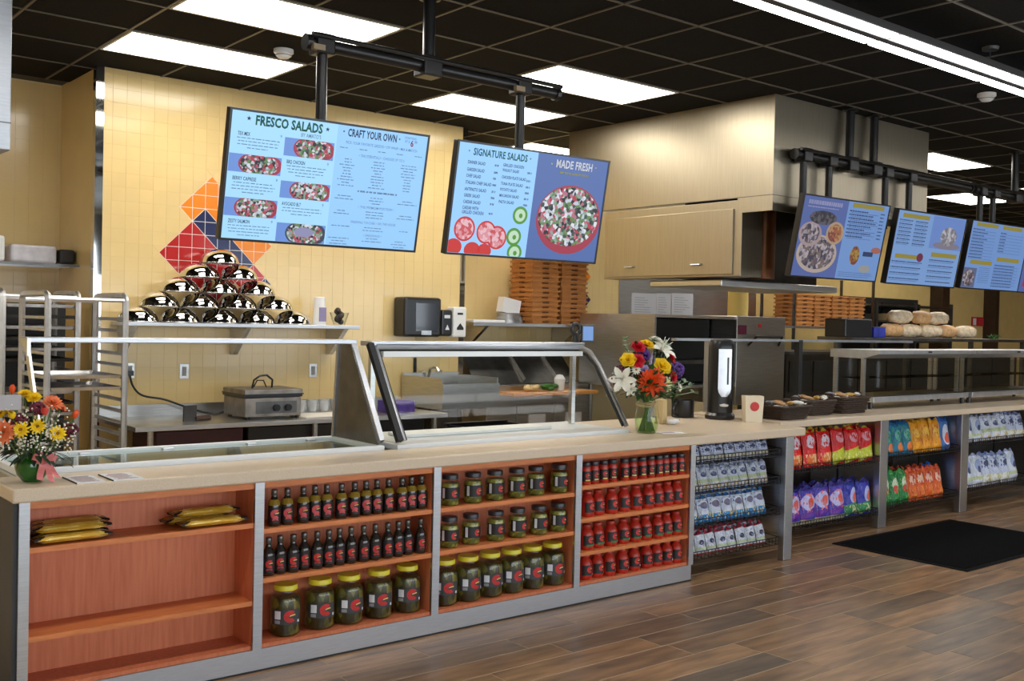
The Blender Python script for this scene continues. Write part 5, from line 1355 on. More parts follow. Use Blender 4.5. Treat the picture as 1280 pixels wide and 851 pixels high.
def stack(x, y, z, n, where, sc_=1.0):
    global used
    for i in range(n):
        o = copy_tree(proto) if used else proto; used = True
        o.location = (x+R.uniform(-.006, .006), y+R.uniform(-.006, .006), z+.0005+i*.0525); o.rotation_euler = (0, 0, R.uniform(-.02, .02)); o.scale = (sc_, sc_, 1)
        tag(o, 'kraft pizza box, %s from the bottom of %s' % (ORD[i], where), 'pizza box', 'pizza boxes, '+where)
stack(7.37, 8.66, PZ, 15, 'the left stack on the long shelf'); stack(7.785, 8.66, PZ, 15, 'the right stack on the long shelf')
t = thing('kitchen_scale', 'round steel pans with a pale box beside the pizza boxes', 'pans', (6.98, 8.62, PZ+.0005))
for k in range(3): MB().lathe([(0, 0), (.15-.01*k, 0), (.16-.01*k, .035), (.15-.01*k, .035), (0, .006)], 18, (0, 0, .036*k)).build('pan', steel_b, t, smooth=True)
b = MB().box(-.12, .12, -.05, .05, 0, .16); b.xf(Matrix.Translation((-.02, 0, .10)) @ Matrix.Rotation(.18, 4, 'Y')); b.build('pale_box', paper, t)
o = MB().cbox((0, 0, .015), (.42, .22, .03)).build('folded_cloth', paper, bevel=.008); o.location = (6.62, 8.6, PZ+.0005); tag(o, 'folded white cloth at the left end of the long shelf', 'cloth')
# red and navy tile points peeping right of the pizza boxes
t = thing('tile_motif', 'orange and navy diamond tiles on the wall beside the pizza boxes', 'tile motif', (8.3, RY-.005, 1.7))
for (px, py, s, mt) in ((722, 345, .20, tile_o), (722, 374, .20, tile_n)):
    p = wx(px, py, RY); MB().prism([(p.x, p.z+s), (p.x+s, p.z), (p.x, p.z-s), (p.x-s, p.z)], RY-.0105, RY-.0055, 'y').build('diamond', mt, t, world=True)
# tablet and black ring on the shelf edge
p = wx(735, 416, 5.0)
t = thing('order_tablet', 'small tablet with blue screen standing on the case shelf', 'tablet', (wx(735, 424, 5.0).x, 5.0, 1.476))
MB().box(-.055, .055, 0, .012, 0, .115).build('case', black, t, bevel=.003); MB().box(-.046, .046, -.0012, 0, .012, .105).build('screen', emit('tablet_blue', srgb(120, 160, 220), .8), t)
MB().box(-.04, .04, .012, .06, 0, .01).build('stand', black, t)
t = thing('scanner', 'black ring-shaped scanner beside the small tablet', 'scanner', (wx(722, 424, 5.0).x, 5.02, 1.476))
MB().tube([(.035*math.cos(a), 0, .085+.035*math.sin(a)) for a in [i*6.2832/16 for i in range(16)]], .013, 8, True).build('ring', black, t, smooth='all'); MB().cyl((0, 0, 0), (0, 0, .06), .03, .014, 12).build('foot', black, t, smooth=True)

# ================================================================== left: bun racks and recess shelf
def bun_rack(label, x0, x1, y0, y1, h, pans, extra=()):
    t = thing('bun_rack', label, 'bun rack', ((x0+x1)/2, (y0+y1)/2, 0), 'tall aluminium bun racks')
    s = .024
    for x in (x0, x1):
        path = [(x, y0, .09), (x, y0, h-.04), (x, y0+.012, h-.012), (x, y0+.04, h), (x, y1-.04, h), (x, y1-.012, h-.012), (x, y1, h-.04), (x, y1, .09)]
        MB().tube(path, .021, 6).build('side_frame', alu, t, world=True, smooth=True)
        b = MB(); z = .16
        while z < h-.1: b.box(x-.018 if x == x1 else x, x if x == x1 else x+.018, y0, y1, z, z+.003).box(x-.003 if x == x1 else x, x if x == x1 else x+.003, y0, y1, z, z+.022); z += .077
        b.build('slides', alu, t, world=True)
    for y in (y0, y1):
        MB().tube([(x0, y, h-.035), (x1, y, h-.035)], .014, 6).build('cross_bar', alu, t, world=True); MB().tube([(x0, y, .11), (x1, y, .11)], .016, 6).build('cross_bar', alu, t, world=True)
    for x in (x0, x1):
        for y in (y0, y1): MB().cyl((x-.014, y, .05), (x+.014, y, .05), .05, n=12).build('castor', black, t, world=True)
    return t
bun_rack('aluminium bun rack nearest the work table with sheet pans', 1.885, 2.375, 7.0, 7.62, 1.715, 0)
bun_rack('aluminium bun rack standing behind the nearer rack at far left', 1.80, 2.30, 7.78, 8.36, 1.735, 0)
pan_m = mat('sheet_pan', (.55, .55, .56), .35, .9, .2, 10)
pan_d = mat('dark_sheet_pan', (.05, .048, .046), .45, .5, .3, 10)
def sheet_pan(x0, x1, y0, y1, z, mt, label, grp):
    b = MB(); e = .012
    b.add([(x0+e, y0+e, z), (x1-e, y0+e, z), (x1-e, y1-e, z), (x0+e, y1-e, z), (x0, y0, z+.022), (x1, y0, z+.022), (x1, y1, z+.022), (x0, y1, z+.022)], [(0, 1, 2, 3), (0, 1, 5, 4), (1, 2, 6, 5), (2, 3, 7, 6), (3, 0, 4, 7)])
    o = b.build('sheet_pan', mt); tag(o, label, 'sheet pan', grp)
for i, k in enumerate((13, 12)): sheet_pan(1.905, 2.355, 6.99, 7.6, .16+.077*k+.0035, pan_m, ('upper' if i == 0 else 'lower')+' bright sheet pan in the nearer bun rack', 'bright sheet pans')
for i, k in enumerate((19, 18, 17, 16, 15, 14, 11, 10, 9)): sheet_pan(1.822, 2.278, 7.78, 8.34, .16+.077*k+.0035, pan_m if k % 2 else pan_d, 'sheet pan in the farther bun rack, %s from the top' % ORD[i], 'sheet pans in the far left rack')
o = MB().box(1.60, 2.42, 8.50, 8.54, .003, 1.66).build('dark_curtain', mat('dark_board', (.02, .018, .017), .6)); tag(o, 'dark board standing behind the farther bun rack', 'board')
MBb = MB().box(-.06, .06, -.06, .06, 0, .12)
t = thing('wall_shelf', 'wire shelf with white bags in the left recess', 'shelf', (1.7, 8.95, 1.97))
b = MB()
for y in (8.62, 8.75, 8.88, 9.0, 9.12): b.bar((.4, y, 1.965), (2.55, y, 1.965), .008, .012)
for i in range(30): b.bar((.4+.072*i, 8.62, 1.968), (.4+.072*i, 9.13, 1.968), .004, .004)
b.build('wire_deck', alu, t, world=True)
MB().box(.4, 2.55, 8.612, 8.622, 1.955, 1.975).build('front_lip', dark_steel, t, world=True)
for i, (x0, x1, h, mt, l) in enumerate(((2.06, 2.40, .14, mat('lilac_pack', (.55, .53, .56), .4, 0, .15, 12, .3), 'pale plastic-wrapped pack on the recess shelf'), (1.86, 2.02, .2, paper, 'white box cut by the left photo edge on recess shelf'), (2.42, 2.54, .12, black_matte, 'small dark box at the right end of the recess shelf'))):
    o = MB().box(x0, x1, 8.68, 8.95, 1.975, 1.975+h).build('storage_pack', mt, bevel=.02); tag(o, l, 'pack')
# steel cabinet corner hanging top left
p = un(13, 188, 1, 5.6)
t = thing('hanging_cabinet', 'pale steel cabinet corner at the upper left photo edge', 'cabinet', (.7, 5.9, p.z))
MB().box(.1, p.x, 5.6, 6.3, p.z, CZ-.004).build('body', steel_b, t, world=True, bevel=.005); MB().box(.1, p.x+.001, 5.598, 5.6, un(13, 153, 1, 5.6).z-.006, un(13, 153, 1, 5.6).z).build('seam', dark_steel, t, world=True)

# ================================================================== exhaust hood, hood cabinet, oven
HX, HY, HX2, HZ = 6.885, 5.17, 9.25, 2.672
hd = thing('exhaust_hood', 'large brushed stainless exhaust hood hanging from the ceiling', 'hood', (8.0, 6.3, HZ))
MB().box(HX, HX+.02, HY, 7.62, HZ, CZ-.002).build('side_sheet', steel_h, hd, world=True)
MB().box(HX+.02, HX2, HY, HY+.02, HZ, CZ-.002).build('front_sheet', steel_h, hd, world=True)
MB().box(HX2-.02, HX2, HY+.02, 7.62, HZ, CZ-.002).build('far_side_sheet', steel_h, hd, world=True)
MB().box(HX-.004, HX+.016, HY-.004, 5.52, 2.545, HZ-.004).build('side_skirt', steel_h, hd, world=True); MB().box(HX+.016, HX2, HY-.004, HY+.016, 2.545, HZ-.004).build('front_skirt', steel_h, hd, world=True)
MB().box(HX-.006, HX+.012, HY-.006, 7.62, HZ-.004, HZ+.002).build('seam_strip', dark_steel, hd, world=True)
MB().box(HX+.02, HX2-.02, HY+.02, 7.62, 2.98, 3.0).build('inner_top', black_matte, hd, world=True)
MB().box(HX+.32, HX2-.02, 6.35, 6.38, 2.02, 2.98).build('cavity_dark_panel', mat('cavity_dark', (.03, .024, .018), .4, .6, .4, 6), hd, world=True)  # near-black panel stands in for the dark of the open hood cavity
MB().cyl((7.55, 5.75, 2.03), (7.55, 5.75, 2.97), .10, n=16).build('reflection_column', mat('brown_reflection', srgb(120, 74, 40), .35, .5, .2, 8), hd, world=True, smooth=True)  # upright orange-brown reflection in the hood cavity, built as a coloured cylinder
MB().box(6.98, 8.7, 5.75, 6.58, 1.945, 2.005).build('canopy_lip', steel, hd, world=True, bevel=.01)
cb = thing('wall_cabinet', 'stainless cabinet with two handles hanging under the hood side', 'cabinet', (6.95, 6.25, 2.005))
MB().box(HX-.002, 7.16, 5.47, 7.08, 2.022, HZ-.02).build('carcass', steel_h, cb, world=True, bevel=.003)
dd = MB().box(HX-.022, HX-.003, 5.55, 7.02, 2.04, HZ-.09).build('door', steel_h, cb, world=True, bevel=.003)
for y in (5.92, 6.72): MB().tube([(HX-.022, y-.055, 2.13), (HX-.05, y-.05, 2.125), (HX-.05, y+.05, 2.125), (HX-.022, y+.055, 2.13)], .007, 6).build('handle', steel_b, dd, world=True, smooth=True)
ov = thing('pizza_oven', 'stainless conveyor pizza oven under the hood', 'oven', (8.6, 7.4, 0))
MB().box(7.72, 9.0, 7.20, 8.3, 1.68, 1.71).box(7.72, 7.75, 7.20, 8.3, .95, 1.68).box(7.75, 9.0, 8.27, 8.3, .95, 1.68).box(7.75, 9.0, 7.20, 8.27, .95, .98).build('chamber', steel, ov, world=True)
MB().box(7.76, 8.98, 7.55, 7.58, .99, 1.67).build('opening_dark_sheet', black_matte, ov, world=True)  # black sheet stands in for the dark of the oven recess
MB().box(7.76, 8.98, 7.24, 8.0, 1.20, 1.24).build('conveyor', dark_steel, ov, world=True)
cbn = MB().box(9.0, 9.86, 7.18, 8.3, .75, 1.72).build('control_cabinet', steel, ov, world=True, bevel=.005)
MB().box(9.02, 9.16, 7.175, 7.18, 1.52, 1.62).build('maroon_sticker', mat('maroon', srgb(110, 30, 66), .5), cbn, world=True); MB().box(9.37, 9.42, 7.175, 7.18, 1.60, 1.64).build('warning_mark', lab_red, cbn, world=True)
MB().tube([(9.20, 7.18, 1.40), (9.24, 7.10, 1.50), (9.70, 7.10, 1.50), (9.74, 7.18, 1.40)], .014, 6).build('bar_handle', black, cbn, world=True)
for x in (7.8, 9.75):
    for y in (7.3, 8.2): MB().cyl((x, y, .003), (x, y, .96), .03, n=8).build('leg', steel, ov, world=True)
MB().box(7.75, 9.85, 7.25, 8.25, .30, .33).build('lower_shelf', steel, ov, world=True)
# posters on the wall right of the pizza boxes
for k, (x0, x1, l) in enumerate(((790, 820, 'left white notice sheet on the far kitchen wall'), (821, 838, 'middle narrow notice sheet on the far kitchen wall'), (840, 866, 'right white notice sheet on the far kitchen wall'))):
    a, b_ = wx(x0, 366, RY-.012), wx(x1, 394, RY-.012)
    t = thing('notice_sheet', l, 'notice', (a.x, RY-.012, b_.z), 'notice sheets on the far kitchen wall')
    w_, h_ = b_.x-a.x, a.z-b_.z; MB().box(0, w_, 0, .004, 0, h_).build('sheet', mat('grey_sheet', (.52, .52, .55), .6) if 'grey_sheet' not in bpy.data.materials else bpy.data.materials['grey_sheet'], t)
    m_ = MB()
    for i in range(7): m_.box(w_*.12, w_*R.uniform(.5, .88), -.0008, 0, h_*(.12+.11*i), h_*(.15+.11*i))
    m_.build('fine_print', mat('print_grey', (.3, .3, .34), .7) if 'print_grey' not in bpy.data.materials else bpy.data.materials['print_grey'], t)
t = thing('steel_wall_panel', 'stainless wall panel behind the pizza oven', 'panel', (10.6, 8.9, 0))
MB().box(8.95, 11.6, RY-.011, RY-.007, .9, 2.3).build('sheet', steel, t, world=True)
t = thing('paper_roll', 'upright yellow paper roll on the oven cabinet', 'roll', (9.72, 7.75, 1.7205)); MB().cyl((0, 0, 0), (0, 0, .30), .12, n=18).build('roll', mat('yellow_paper', srgb(206, 176, 96), .7), t, smooth=True); MB().cyl((0, 0, .3), (0, 0, .302), .03, n=12).build('core', kraft_d, t)
# second pizza-box shelf and dark rack farther right
t = thing('storage_rack', 'steel storage shelf with pizza boxes right of the oven', 'shelf', (11.6, 8.35, 0))
sx = [wx(978, 410, 8.3).x, wx(1068, 410, 8.3).x]
SZ3 = wx(1020, 408, 8.3).z
MB().box(sx[0]-.1, sx[1]+.1, 8.05, 8.6, SZ3-.03, SZ3).build('deck', steel_b, t, world=True); MB().box(sx[0]-.1, sx[1]+.1, 8.05, 8.6, 1.0, 1.03).build('deck', steel_b, t, world=True)
for x in (sx[0]-.08, sx[1]+.08):
    for y in (8.07, 8.58): MB().bar((x, y, .003), (x, y, 2.3), .03, .03).build('upright', dark_steel, t, world=True)
for i, w_ in enumerate(('the first stack on the far rack', 'the second stack on the far rack', 'the third stack on the far rack', 'the fourth stack on the far rack')):
    stack(sx[0]+.23+(sx[1]-sx[0]-.46)*i/3, 8.3, SZ3, 8, w_, .95)
t = thing('tall_rack', 'dark tall rack with trays against the yellow wall at right', 'rack', (14, 8.5, 0))
xa, xb = wx(1072, 400, 8.6).x, wx(1166, 400, 8.6).x
for x in (xa, (xa+xb)/2, xb):
    for y in (8.3, 8.85): MB().bar((x, y, .003), (x, y, wx(1120, 378, 8.6).z), .04, .04).build('upright', black_matte, t, world=True)
for z in (.6, 1.0, 1.45, 1.75, wx(1120, 380, 8.6).z-.02): MB().box(xa, xb, 8.3, 8.87, z-.03, z).build('tray_shelf', dark_steel, t, world=True)
for i, (z, px0, px1) in enumerate(((1.7505, 1096, 1165), (1.4505, 1082, 1160))): MB().box(wx(px0, 400, 8.6).x, wx(px1, 400, 8.6).x, 8.35, 8.8, z, z+.10).build('tray', steel, t, world=True)
MB().box(xa, xb, 8.86, 8.89, .3, 2.1).build('back_sheet', black_matte, t, world=True)
for k, px in enumerate((1176, 1241)):
    p = wx(px, 400, 8.8); o = MB().box(p.x-.10 if k == 0 else p.x-.06, p.x+.12 if k == 0 else p.x+.06, 8.72, RY-.006, .003, CZ-.003).build('wall_column', mat('brown_column', srgb(58, 40, 26), .4, .3, .2, 6) if k == 0 else bpy.data.materials['brown_column'])
    tag(o, ('wide' if k == 0 else 'narrow')+' dark brown column on the far yellow wall', 'column', 'dark columns on the far wall')
a, b_ = wx(1215, 396, RY-.02), wx(1239, 408, RY-.02)
t = thing('red_sign', 'small red notice sign on the far yellow wall', 'sign', (a.x, RY-.02, b_.z)); w_, h_ = b_.x-a.x, a.z-b_.z
MB().box(0, w_, 0, .01, 0, h_).build('board', mat('sign_red', srgb(196, 26, 30), .5), t); MB().box(w_*.06, w_*.22, -.001, 0, h_*.1, h_*.85).build('white_symbol', lab_white, t)
m_ = MB()
for i in range(3): m_.box(w_*.34, w_*(.9-.06*i), -.001, 0, h_*(.2+.24*i), h_*(.28+.24*i))
m_.build('fine_print', lab_pink, t)

# dark make-line cabinets behind the right-hand guard
for k, (x0, x1, l) in enumerate(((9.95, 11.4, 'dark steel cabinet right of the pizza oven'), (11.42, 13.2, 'dark steel cabinet in the middle of the far kitchen'), (13.22, 15.6, 'dark steel cabinet farthest along the far kitchen'))):
    t = thing('kitchen_cabinet', l, 'cabinet', ((x0+x1)/2, 7.5, 0), 'dark kitchen cabinets')
    bm_ = bpy.data.materials.get('brown_steel') or mat('brown_steel', (.075, .06, .048), .4, .7, .3, 4)
    MB().box(x0, x1, 7.22, 7.9, .003, 1.30).build('carcass', bm_, t, world=True)
    for i in range(3):
        a = x0+.02+(x1-x0-.04)*i/3; b2 = x0+.02+(x1-x0-.04)*(i+1)/3
        dr = MB().box(a+.01, b2-.01, 7.20, 7.22, .15, .78).build('door', bm_, t, world=True); MB().box((a+b2)/2-.08, (a+b2)/2+.08, 7.185, 7.20, .70, .72).build('handle', steel, dr, world=True)
        MB().box(a+.03, b2-.03, 7.205, 7.22, .86, 1.22).build('dark_bay', black_matte, t, world=True)
    MB().box(x0, x1, 7.18, 7.92, 1.30, 1.33).build('top', dark_steel, t, world=True)

# ================================================================== floor mat
t = thing('floor_mat', 'black rectangular floor mat in front of the right counter', 'mat', (7.6, 3.95, 0))
q = [un(x, y, 2, 0) for x, y in ((1040, 680), (1182, 649), (1300, 671), (1215, 715))]
pm_ = [(6.74, 4.44), (8.47, 4.44), (8.47, 3.40), (6.74, 3.40)]
MB().prism(pm_, .0005, .007, 'z').build('border', mat('mat_border', (.008, .008, .008), .8, spec=.1), t, world=True)
MB().prism([(6.78, 4.40), (8.43, 4.40), (8.43, 3.44), (6.78, 3.44)], .0068, .010, 'z').build('pile', mat('mat_pile', (.008, .0075, .0075), 1, 0, .5, 200, .6, spec=.05), t, world=True)
# ================================================================== menu screens on pipe mounts
blue_l = emit('screen_pale_blue', srgb(160, 212, 250), 1.0)
blue_c = emit('screen_sky_blue', srgb(146, 198, 250), 1.0)
ink = mat('screen_ink', srgb(36, 52, 74), .6)
ink_g = mat('screen_green_ink', srgb(8, 92, 78), .6)
ink_m = mat('screen_soft_ink', srgb(112, 146, 182), .6)
def food(name, sc_=34, em=.75): return chunks(name, [srgb(70, 92, 80), srgb(206, 214, 226), srgb(196, 120, 140), srgb(110, 146, 92), srgb(232, 236, 244), srgb(52, 48, 60), srgb(150, 172, 160), srgb(190, 70, 90)], sc_, em)
food1 = food('food_print_small', 75); food2 = food('food_print_bowl', 48, .8)
photo_b = emit('photo_backdrop_blue', srgb(104, 142, 212), .95)
bowl_r = emit('photo_bowl_red', srgb(164, 48, 72), .85)
W, H = 1.16, .67
def screen_thing(label, c, yaw, tilt, dep=.085):
    t = thing('menu_screen', label, 'menu screen', c, 'hanging menu screens', (math.radians(tilt), 0, math.radians(yaw)))
    MB().box(-W/2, W/2, .004, .05, -H/2, H/2).build('housing', black, t, bevel=.004)
    f = MB(); e = .012
    f.box(-W/2, W/2, -.004, .004, H/2-e, H/2).box(-W/2, W/2, -.004, .004, -H/2, -H/2+e).box(-W/2, -W/2+e, -.004, .004, -H/2+e, H/2-e).box(W/2-e, W/2, -.004, .004, -H/2+e, H/2-e).build('bezel', black, t)
    MB().box(-.16, .16, .05, dep, -.14, .20).build('mount_plate', black_matte, t)
    return t
def uv(u, v): return ((u-.5)*W, (.5-v)*H)
def rect(t, u0, v0, u1, v1, mt, y, name):
    a, b = uv(u0, v0), uv(u1, v1)
    return MB().quad((a[0], y, b[1]), (b[0], y, b[1]), (b[0], y, a[1]), (a[0], y, a[1])).build(name, mt, t)
def disc(t, u, v, ru, rv, mt, y, name, n=28, clip=None):
    c = uv(u, v); P = []
    for i in range(n):
        a = 2*math.pi*i/n; x, z = c[0]+ru*W*math.cos(a), c[1]+rv*H*math.sin(a)
        if clip:
            (x0, z1), (x1, z0) = uv(clip[0], clip[1]), uv(clip[2], clip[3]); x = min(max(x, x0), x1); z = min(max(z, z0), z1)
        P.append((x, y, z))
    return MB().add([(sum(p[0] for p in P)/n, y, sum(p[2] for p in P)/n)]+P, [(0, 1+i, 1+(i+1) % n) for i in range(n)]).build(name, mt, t)
def star(t, u, v, r, mt):
    c = uv(u, v); P = [(c[0]+(r if i % 2 == 0 else r*.42)*math.sin(i*math.pi/5), -.0022, c[1]+(r if i % 2 == 0 else r*.42)*math.cos(i*math.pi/5)) for i in range(10)]
    MB().add([(c[0], -.0022, c[1])]+P, [(0, 1+i, 1+(i+1) % 10) for i in range(10)]).build('star', mt, t)
def words(t, s, u, v, fit, hgt, mt, bold=.012, align='LEFT'):
    """capital height hgt (of screen height), width fit (of screen width), baseline at v"""
    x, z = uv(u, v); size = hgt*H/.69
    return text(s, size, mt, t, (x, -.0022, z), 1, bold, align, fit*W)
def greek(t, blocks, mt, name='fine_print', y=-.0022):
    """blocks: (u0,u1,v,align,thick) rows of unreadable small print"""
    b = MB()
    for u0, u1, v, th in blocks:
        u = u0
        while u < u1-.002:
            w = min(R.uniform(.008, .028), u1-u); a, c = uv(u, v-th/2), uv(u+w, v+th/2)
            b.quad((a[0], y, c[1]), (c[0], y, c[1]), (c[0], y, a[1]), (a[0], y, a[1])); u += w+R.uniform(.003, .006)
    return tag(b.build(name, mt, t), None, kind='stuff')
def photo(t, u0, v0, u1, v1, green=False):
    r = rect(t, u0, v0, u1, v1, photo_b, -.0014, 'food_photo')
    cu, cv = u0+(u1-u0)*.60, (v0+v1)/2
    disc(r, cu, cv, (u1-u0)*.42, (v1-v0)*.72, bowl_r if not green else emit('photo_bowl_dark', srgb(60, 70, 90), .8), -.0017, 'bowl_print', clip=(u0, v0, u1, v1))
    disc(r, cu-.005, cv, (u1-u0)*.37, (v1-v0)*.60, food1, -.0020, 'salad_print', clip=(u0, v0, u1, v1))
    if green: disc(r, cu-.01, cv-.01, (u1-u0)*.2, (v1-v0)*.26, emit('salmon_print', srgb(150, 150, 190), .8), -.0023, 'fillet_print')
# ---- first screen
t1 = screen_thing('large menu screen headed Fresco Salads and Craft Your Own', (2.755, 4.96, 2.313), -3.5, 12.0)
rect(t1, .01, .018, .512, .982, blue_l, -.0006, 'screen_page'); rect(t1, .512, .018, .99, .982, blue_c, -.0006, 'screen_page')
words(t1, 'FRESCO SALADS', .117, .106, .318, .068, ink_g, .036); star(t1, .087, .067, .013, ink); star(t1, .461, .069, .013, ink)
words(t1, "BY AMATO'S", .335, .153, .097, .030, ink_m, .01)
words(t1, 'CRAFT YOUR OWN', .564, .098, .256, .058, ink, .025)
star(t1, .543, .066, .007, ink); star(t1, .836, .068, .007, ink)
words(t1, 'STARTING', .863, .058, .063, .018, ink_m); words(t1, 'AT $', .866, .088, .027, .020, ink_m); words(t1, '6', .897, .115, .016, .05, mat('price_red', srgb(150, 30, 50), .6), .02); words(t1, '.99', .915, .088, .018, .022, ink_m)
words(t1, 'PICK YOUR FAVORITE GREENS • OR WRAP • MIX & MATCH', .559, .158, .378, .022, ink_m, .006)
words(t1, '• THE ESSENTIALS • CHOOSE UP TO 5', .632, .252, .243, .022, ink_m, .006)
greek(t1, [(.646, .857, .527, .014)], ink_m); words(t1, '• THE PREMIUM PORTION •', .659, .664, .19, .020, ink_m, .006)
words(t1, 'FINISHING TOUCHES • ON THE HOUSE', .629, .790, .24, .020, ink_m, .006); words(t1, '• DRESSINGS •', .702, .893, .098, .018, ink_m, .006)
for s, u, v, f in (('TEX MEX', .043, .197, .056), ('BBQ CHICKEN', .279, .367, .088), ('BERRY CAPRESE', .037, .533, .108), ('AVOCADO BLT', .277, .694, .092), ('ZESTY SALMON', .035, .860, .099)): words(t1, s, u, v, f, .027, ink, .014)
for u, v in ((.238, .182), (.476, .352), (.237, .520), (.473, .680), (.233, .847)): words(t1, '9', u, v, .008, .022, ink_m, .01)
bl = []
for u0, v0, n in ((.04, .215, 4), (.277, .385, 4), (.035, .552, 4), (.275, .712, 3), (.033, .880, 4)):
    for k in range(n): ind = (.05 if k == n-1 else R.uniform(0, .015)); bl.append((u0+ind, u0+.205-ind-R.uniform(0, .012), v0+.024*k, .0062))
for u, v0, n in ((.58, .279, 10), (.742, .279, 10), (.905, .279, 10)):
    for k in range(n): h = R.uniform(.016, .045); bl.append((u-h, u+h, v0+.0235*k, .007))
for u in (.551, .652, .749, .849, .949): bl.append((u-.02, u+.02, .192, .007))
for u, v0, n in ((.58, .575, 2), (.75, .572, 3), (.92, .578, 2), (.575, .695, 2), (.75, .69, 3), (.92, .70, 2), (.58, .82, 1), (.75, .82, 2), (.92, .83, 1), (.575, .92, 3), (.75, .91, 2), (.90, .92, 3)):
    for k in range(n): h = R.uniform(.022, .055); bl.append((u-h, min(.98, u+h), v0+.0235*k, .007))
greek(t1, bl, ink_m)
for a in ((.261, .170, .503, .310), (.013, .336, .256, .473), (.262, .504, .505, .637), (.012, .668, .256, .808)): photo(t1, *a)
photo(t1, .263, .832, .504, .981, True)
# ---- second screen
t2 = screen_thing('menu screen headed Signature Salads and Made Fresh', (4.123, 4.90, 2.319), -3.4, 10.6, .145)
rect(t2, .01, .018, .505, .982, blue_c, -.0006, 'screen_page'); rp_ = rect(t2, .505, .018, .99, .982, emit('screen_slate_blue', srgb(74, 100, 160), 1.0), -.0006, 'screen_page')
words(t2, 'SIGNATURE SALADS', .098, .115, .338, .060, ink_g, .024); star(t2, .072, .084, .007, ink); star(t2, .456, .083, .007, ink)
rows = [('DINNER SALAD', .182), ('GARDEN SALAD', .245), ('CHEF SALAD', .299), ('ITALIAN CHEF SALAD', .357), ('ANTIPASTO SALAD', .416), ('GREEK SALAD', .471), ('CAESAR SALAD', .527), ('CAESAR WITH', .579), ('GRILLED CHICKEN', .618)]
for s, v in rows: words(t2, s, .071, v+.012, min(.16, .0088*len(s)), .028, ink, .016)
rows = [('GRILLED CHICKEN', .168), ('WALNUT SALAD', .213), ('CHICKEN PLATE SALAD', .275), ('TUNA PLATE SALAD', .333), ('POTATO SALAD', .385), ('MACARONI SALAD', .439), ('PASTA SALAD', .495)]
for s, v in rows: words(t2, s, .288, v+.012, min(.155, .0088*len(s)), .026, ink, .016)
greek(t2, [(.236, .26, v, .018) for v in (.182, .245, .299, .357, .416, .471, .527, .612)]+[(.447, .475, v, .018) for v in (.213, .285, .342, .395, .449, .505)], ink_m)
words(t2, 'MADE FRESH', .628, .125, .25, .070, lab_white, .024); star(t2, .60, .10, .007, lab_yel); star(t2, .905, .085, .007, lab_yel)
greek(t2, [(.66, .865, .170, .016)], mat('screen_olive_ink', srgb(150, 150, 90), .6))
b_ = disc(t2, .765, .60, .222, .325, bowl_r, -.0014, 'bowl_print', 40, (.51, .02, .988, .98)); disc(b_, .762, .57, .208, .28, food2, -.0017, 'salad_print', 40, (.51, .02, .988, .98))
tomr, tomp = emit('tomato_red', srgb(206, 48, 44), .85), emit('tomato_pink', srgb(226, 150, 166), .9)
seed_m = chunks('tomato_seeds', [srgb(226, 150, 160), srgb(206, 90, 96), srgb(236, 190, 200)], 50, .85)
def slice_(u, v, r):
    d = disc(t2, u, v, r, r*1.73, tomr, -.0014-.0001*r, 'tomato_print', 26, (.012, .02, .5, .98)); disc(d, u, v, r*.84, r*1.45, seed_m, -.0018-.0001*r, 'tomato_seeds_print', 26, (.012, .02, .5, .98))
slice_(.305, .82, .062); slice_(.235, .78, .060); slice_(.10, .765, .064)
for u, v, r in ((.045, .93, .05), (.16, .95, .05), (.235, .95, .045)): disc(t2, u, v, r, r*1.5, tomr, -.0021, 'cherry_tomato_print', 22, (.012, .02, .5, .98))
pg, pw = emit('pepper_green', srgb(80, 150, 50), .85), emit('pepper_pale', srgb(190, 220, 190), .9)
for u, v in ((.437, .60), (.413, .80), (.43, .945)):
    d = disc(t2, u, v, .048, .082, pg, -.0014, 'pepper_print', 22, (.012, .02, .5, .98)); disc(d, u, v, .034, .058, pw, -.0017, 'pepper_core_print', 18, (.012, .02, .5, .98)); disc(d, u+.004, v+.004, .012, .022, pg, -.0020, 'pepper_seed_print', 12, (.012, .02, .5, .98))
# ---- dimmer screens to the right
dim_b = emit('screen_dim_blue', srgb(108, 142, 196), .9); dim_p = emit('screen_dim_pale', srgb(116, 150, 200), .9); dim_s = emit('screen_dim_slate', srgb(76, 92, 146), 1.0)
must = emit('screen_mustard', srgb(132, 122, 52), 1.0); ink_d = mat('screen_dim_ink', srgb(40, 58, 100), .6); ink_d2 = mat('screen_dim_soft_ink', srgb(76, 104, 152), .6)
t3 = screen_thing('menu screen with a large pizza photo, left of the right trio', (7.574, 4.98, 2.345), -2.8, 11.3, .10)
rect(t3, .01, .018, .505, .982, dim_s, -.0006, 'screen_page'); rect(t3, .505, .018, .99, .982, dim_b, -.0006, 'screen_page')
greek(t3, [(.062, .44, .085, .05), (.06, .40, .14, .014)], mat('screen_dim_title', srgb(150, 150, 190), .6))
d = disc(t3, .25, .70, .222, .235, emit('pizza_crust', srgb(176, 160, 150), .8), -.0012, 'pizza_print', 34, (.012, .02, .505, .98)); disc(d, .25, .69, .195, .20, chunks('pizza_topping', [srgb(150, 140, 150), srgb(90, 80, 90), srgb(170, 160, 166), srgb(110, 96, 90), srgb(60, 56, 74)], 40, .8), -.0015, 'topping_print', 34, (.012, .02, .505, .98))
d = disc(t3, .14, .47, .125, .15, emit('pizza_crust_b', srgb(160, 140, 144), .8), -.0018, 'pizza_print', 28, (.012, .02, .505, .98)); disc(d, .14, .46, .10, .12, bpy.data.materials['pizza_topping'], -.0021, 'topping_print', 28, (.012, .02, .505, .98))
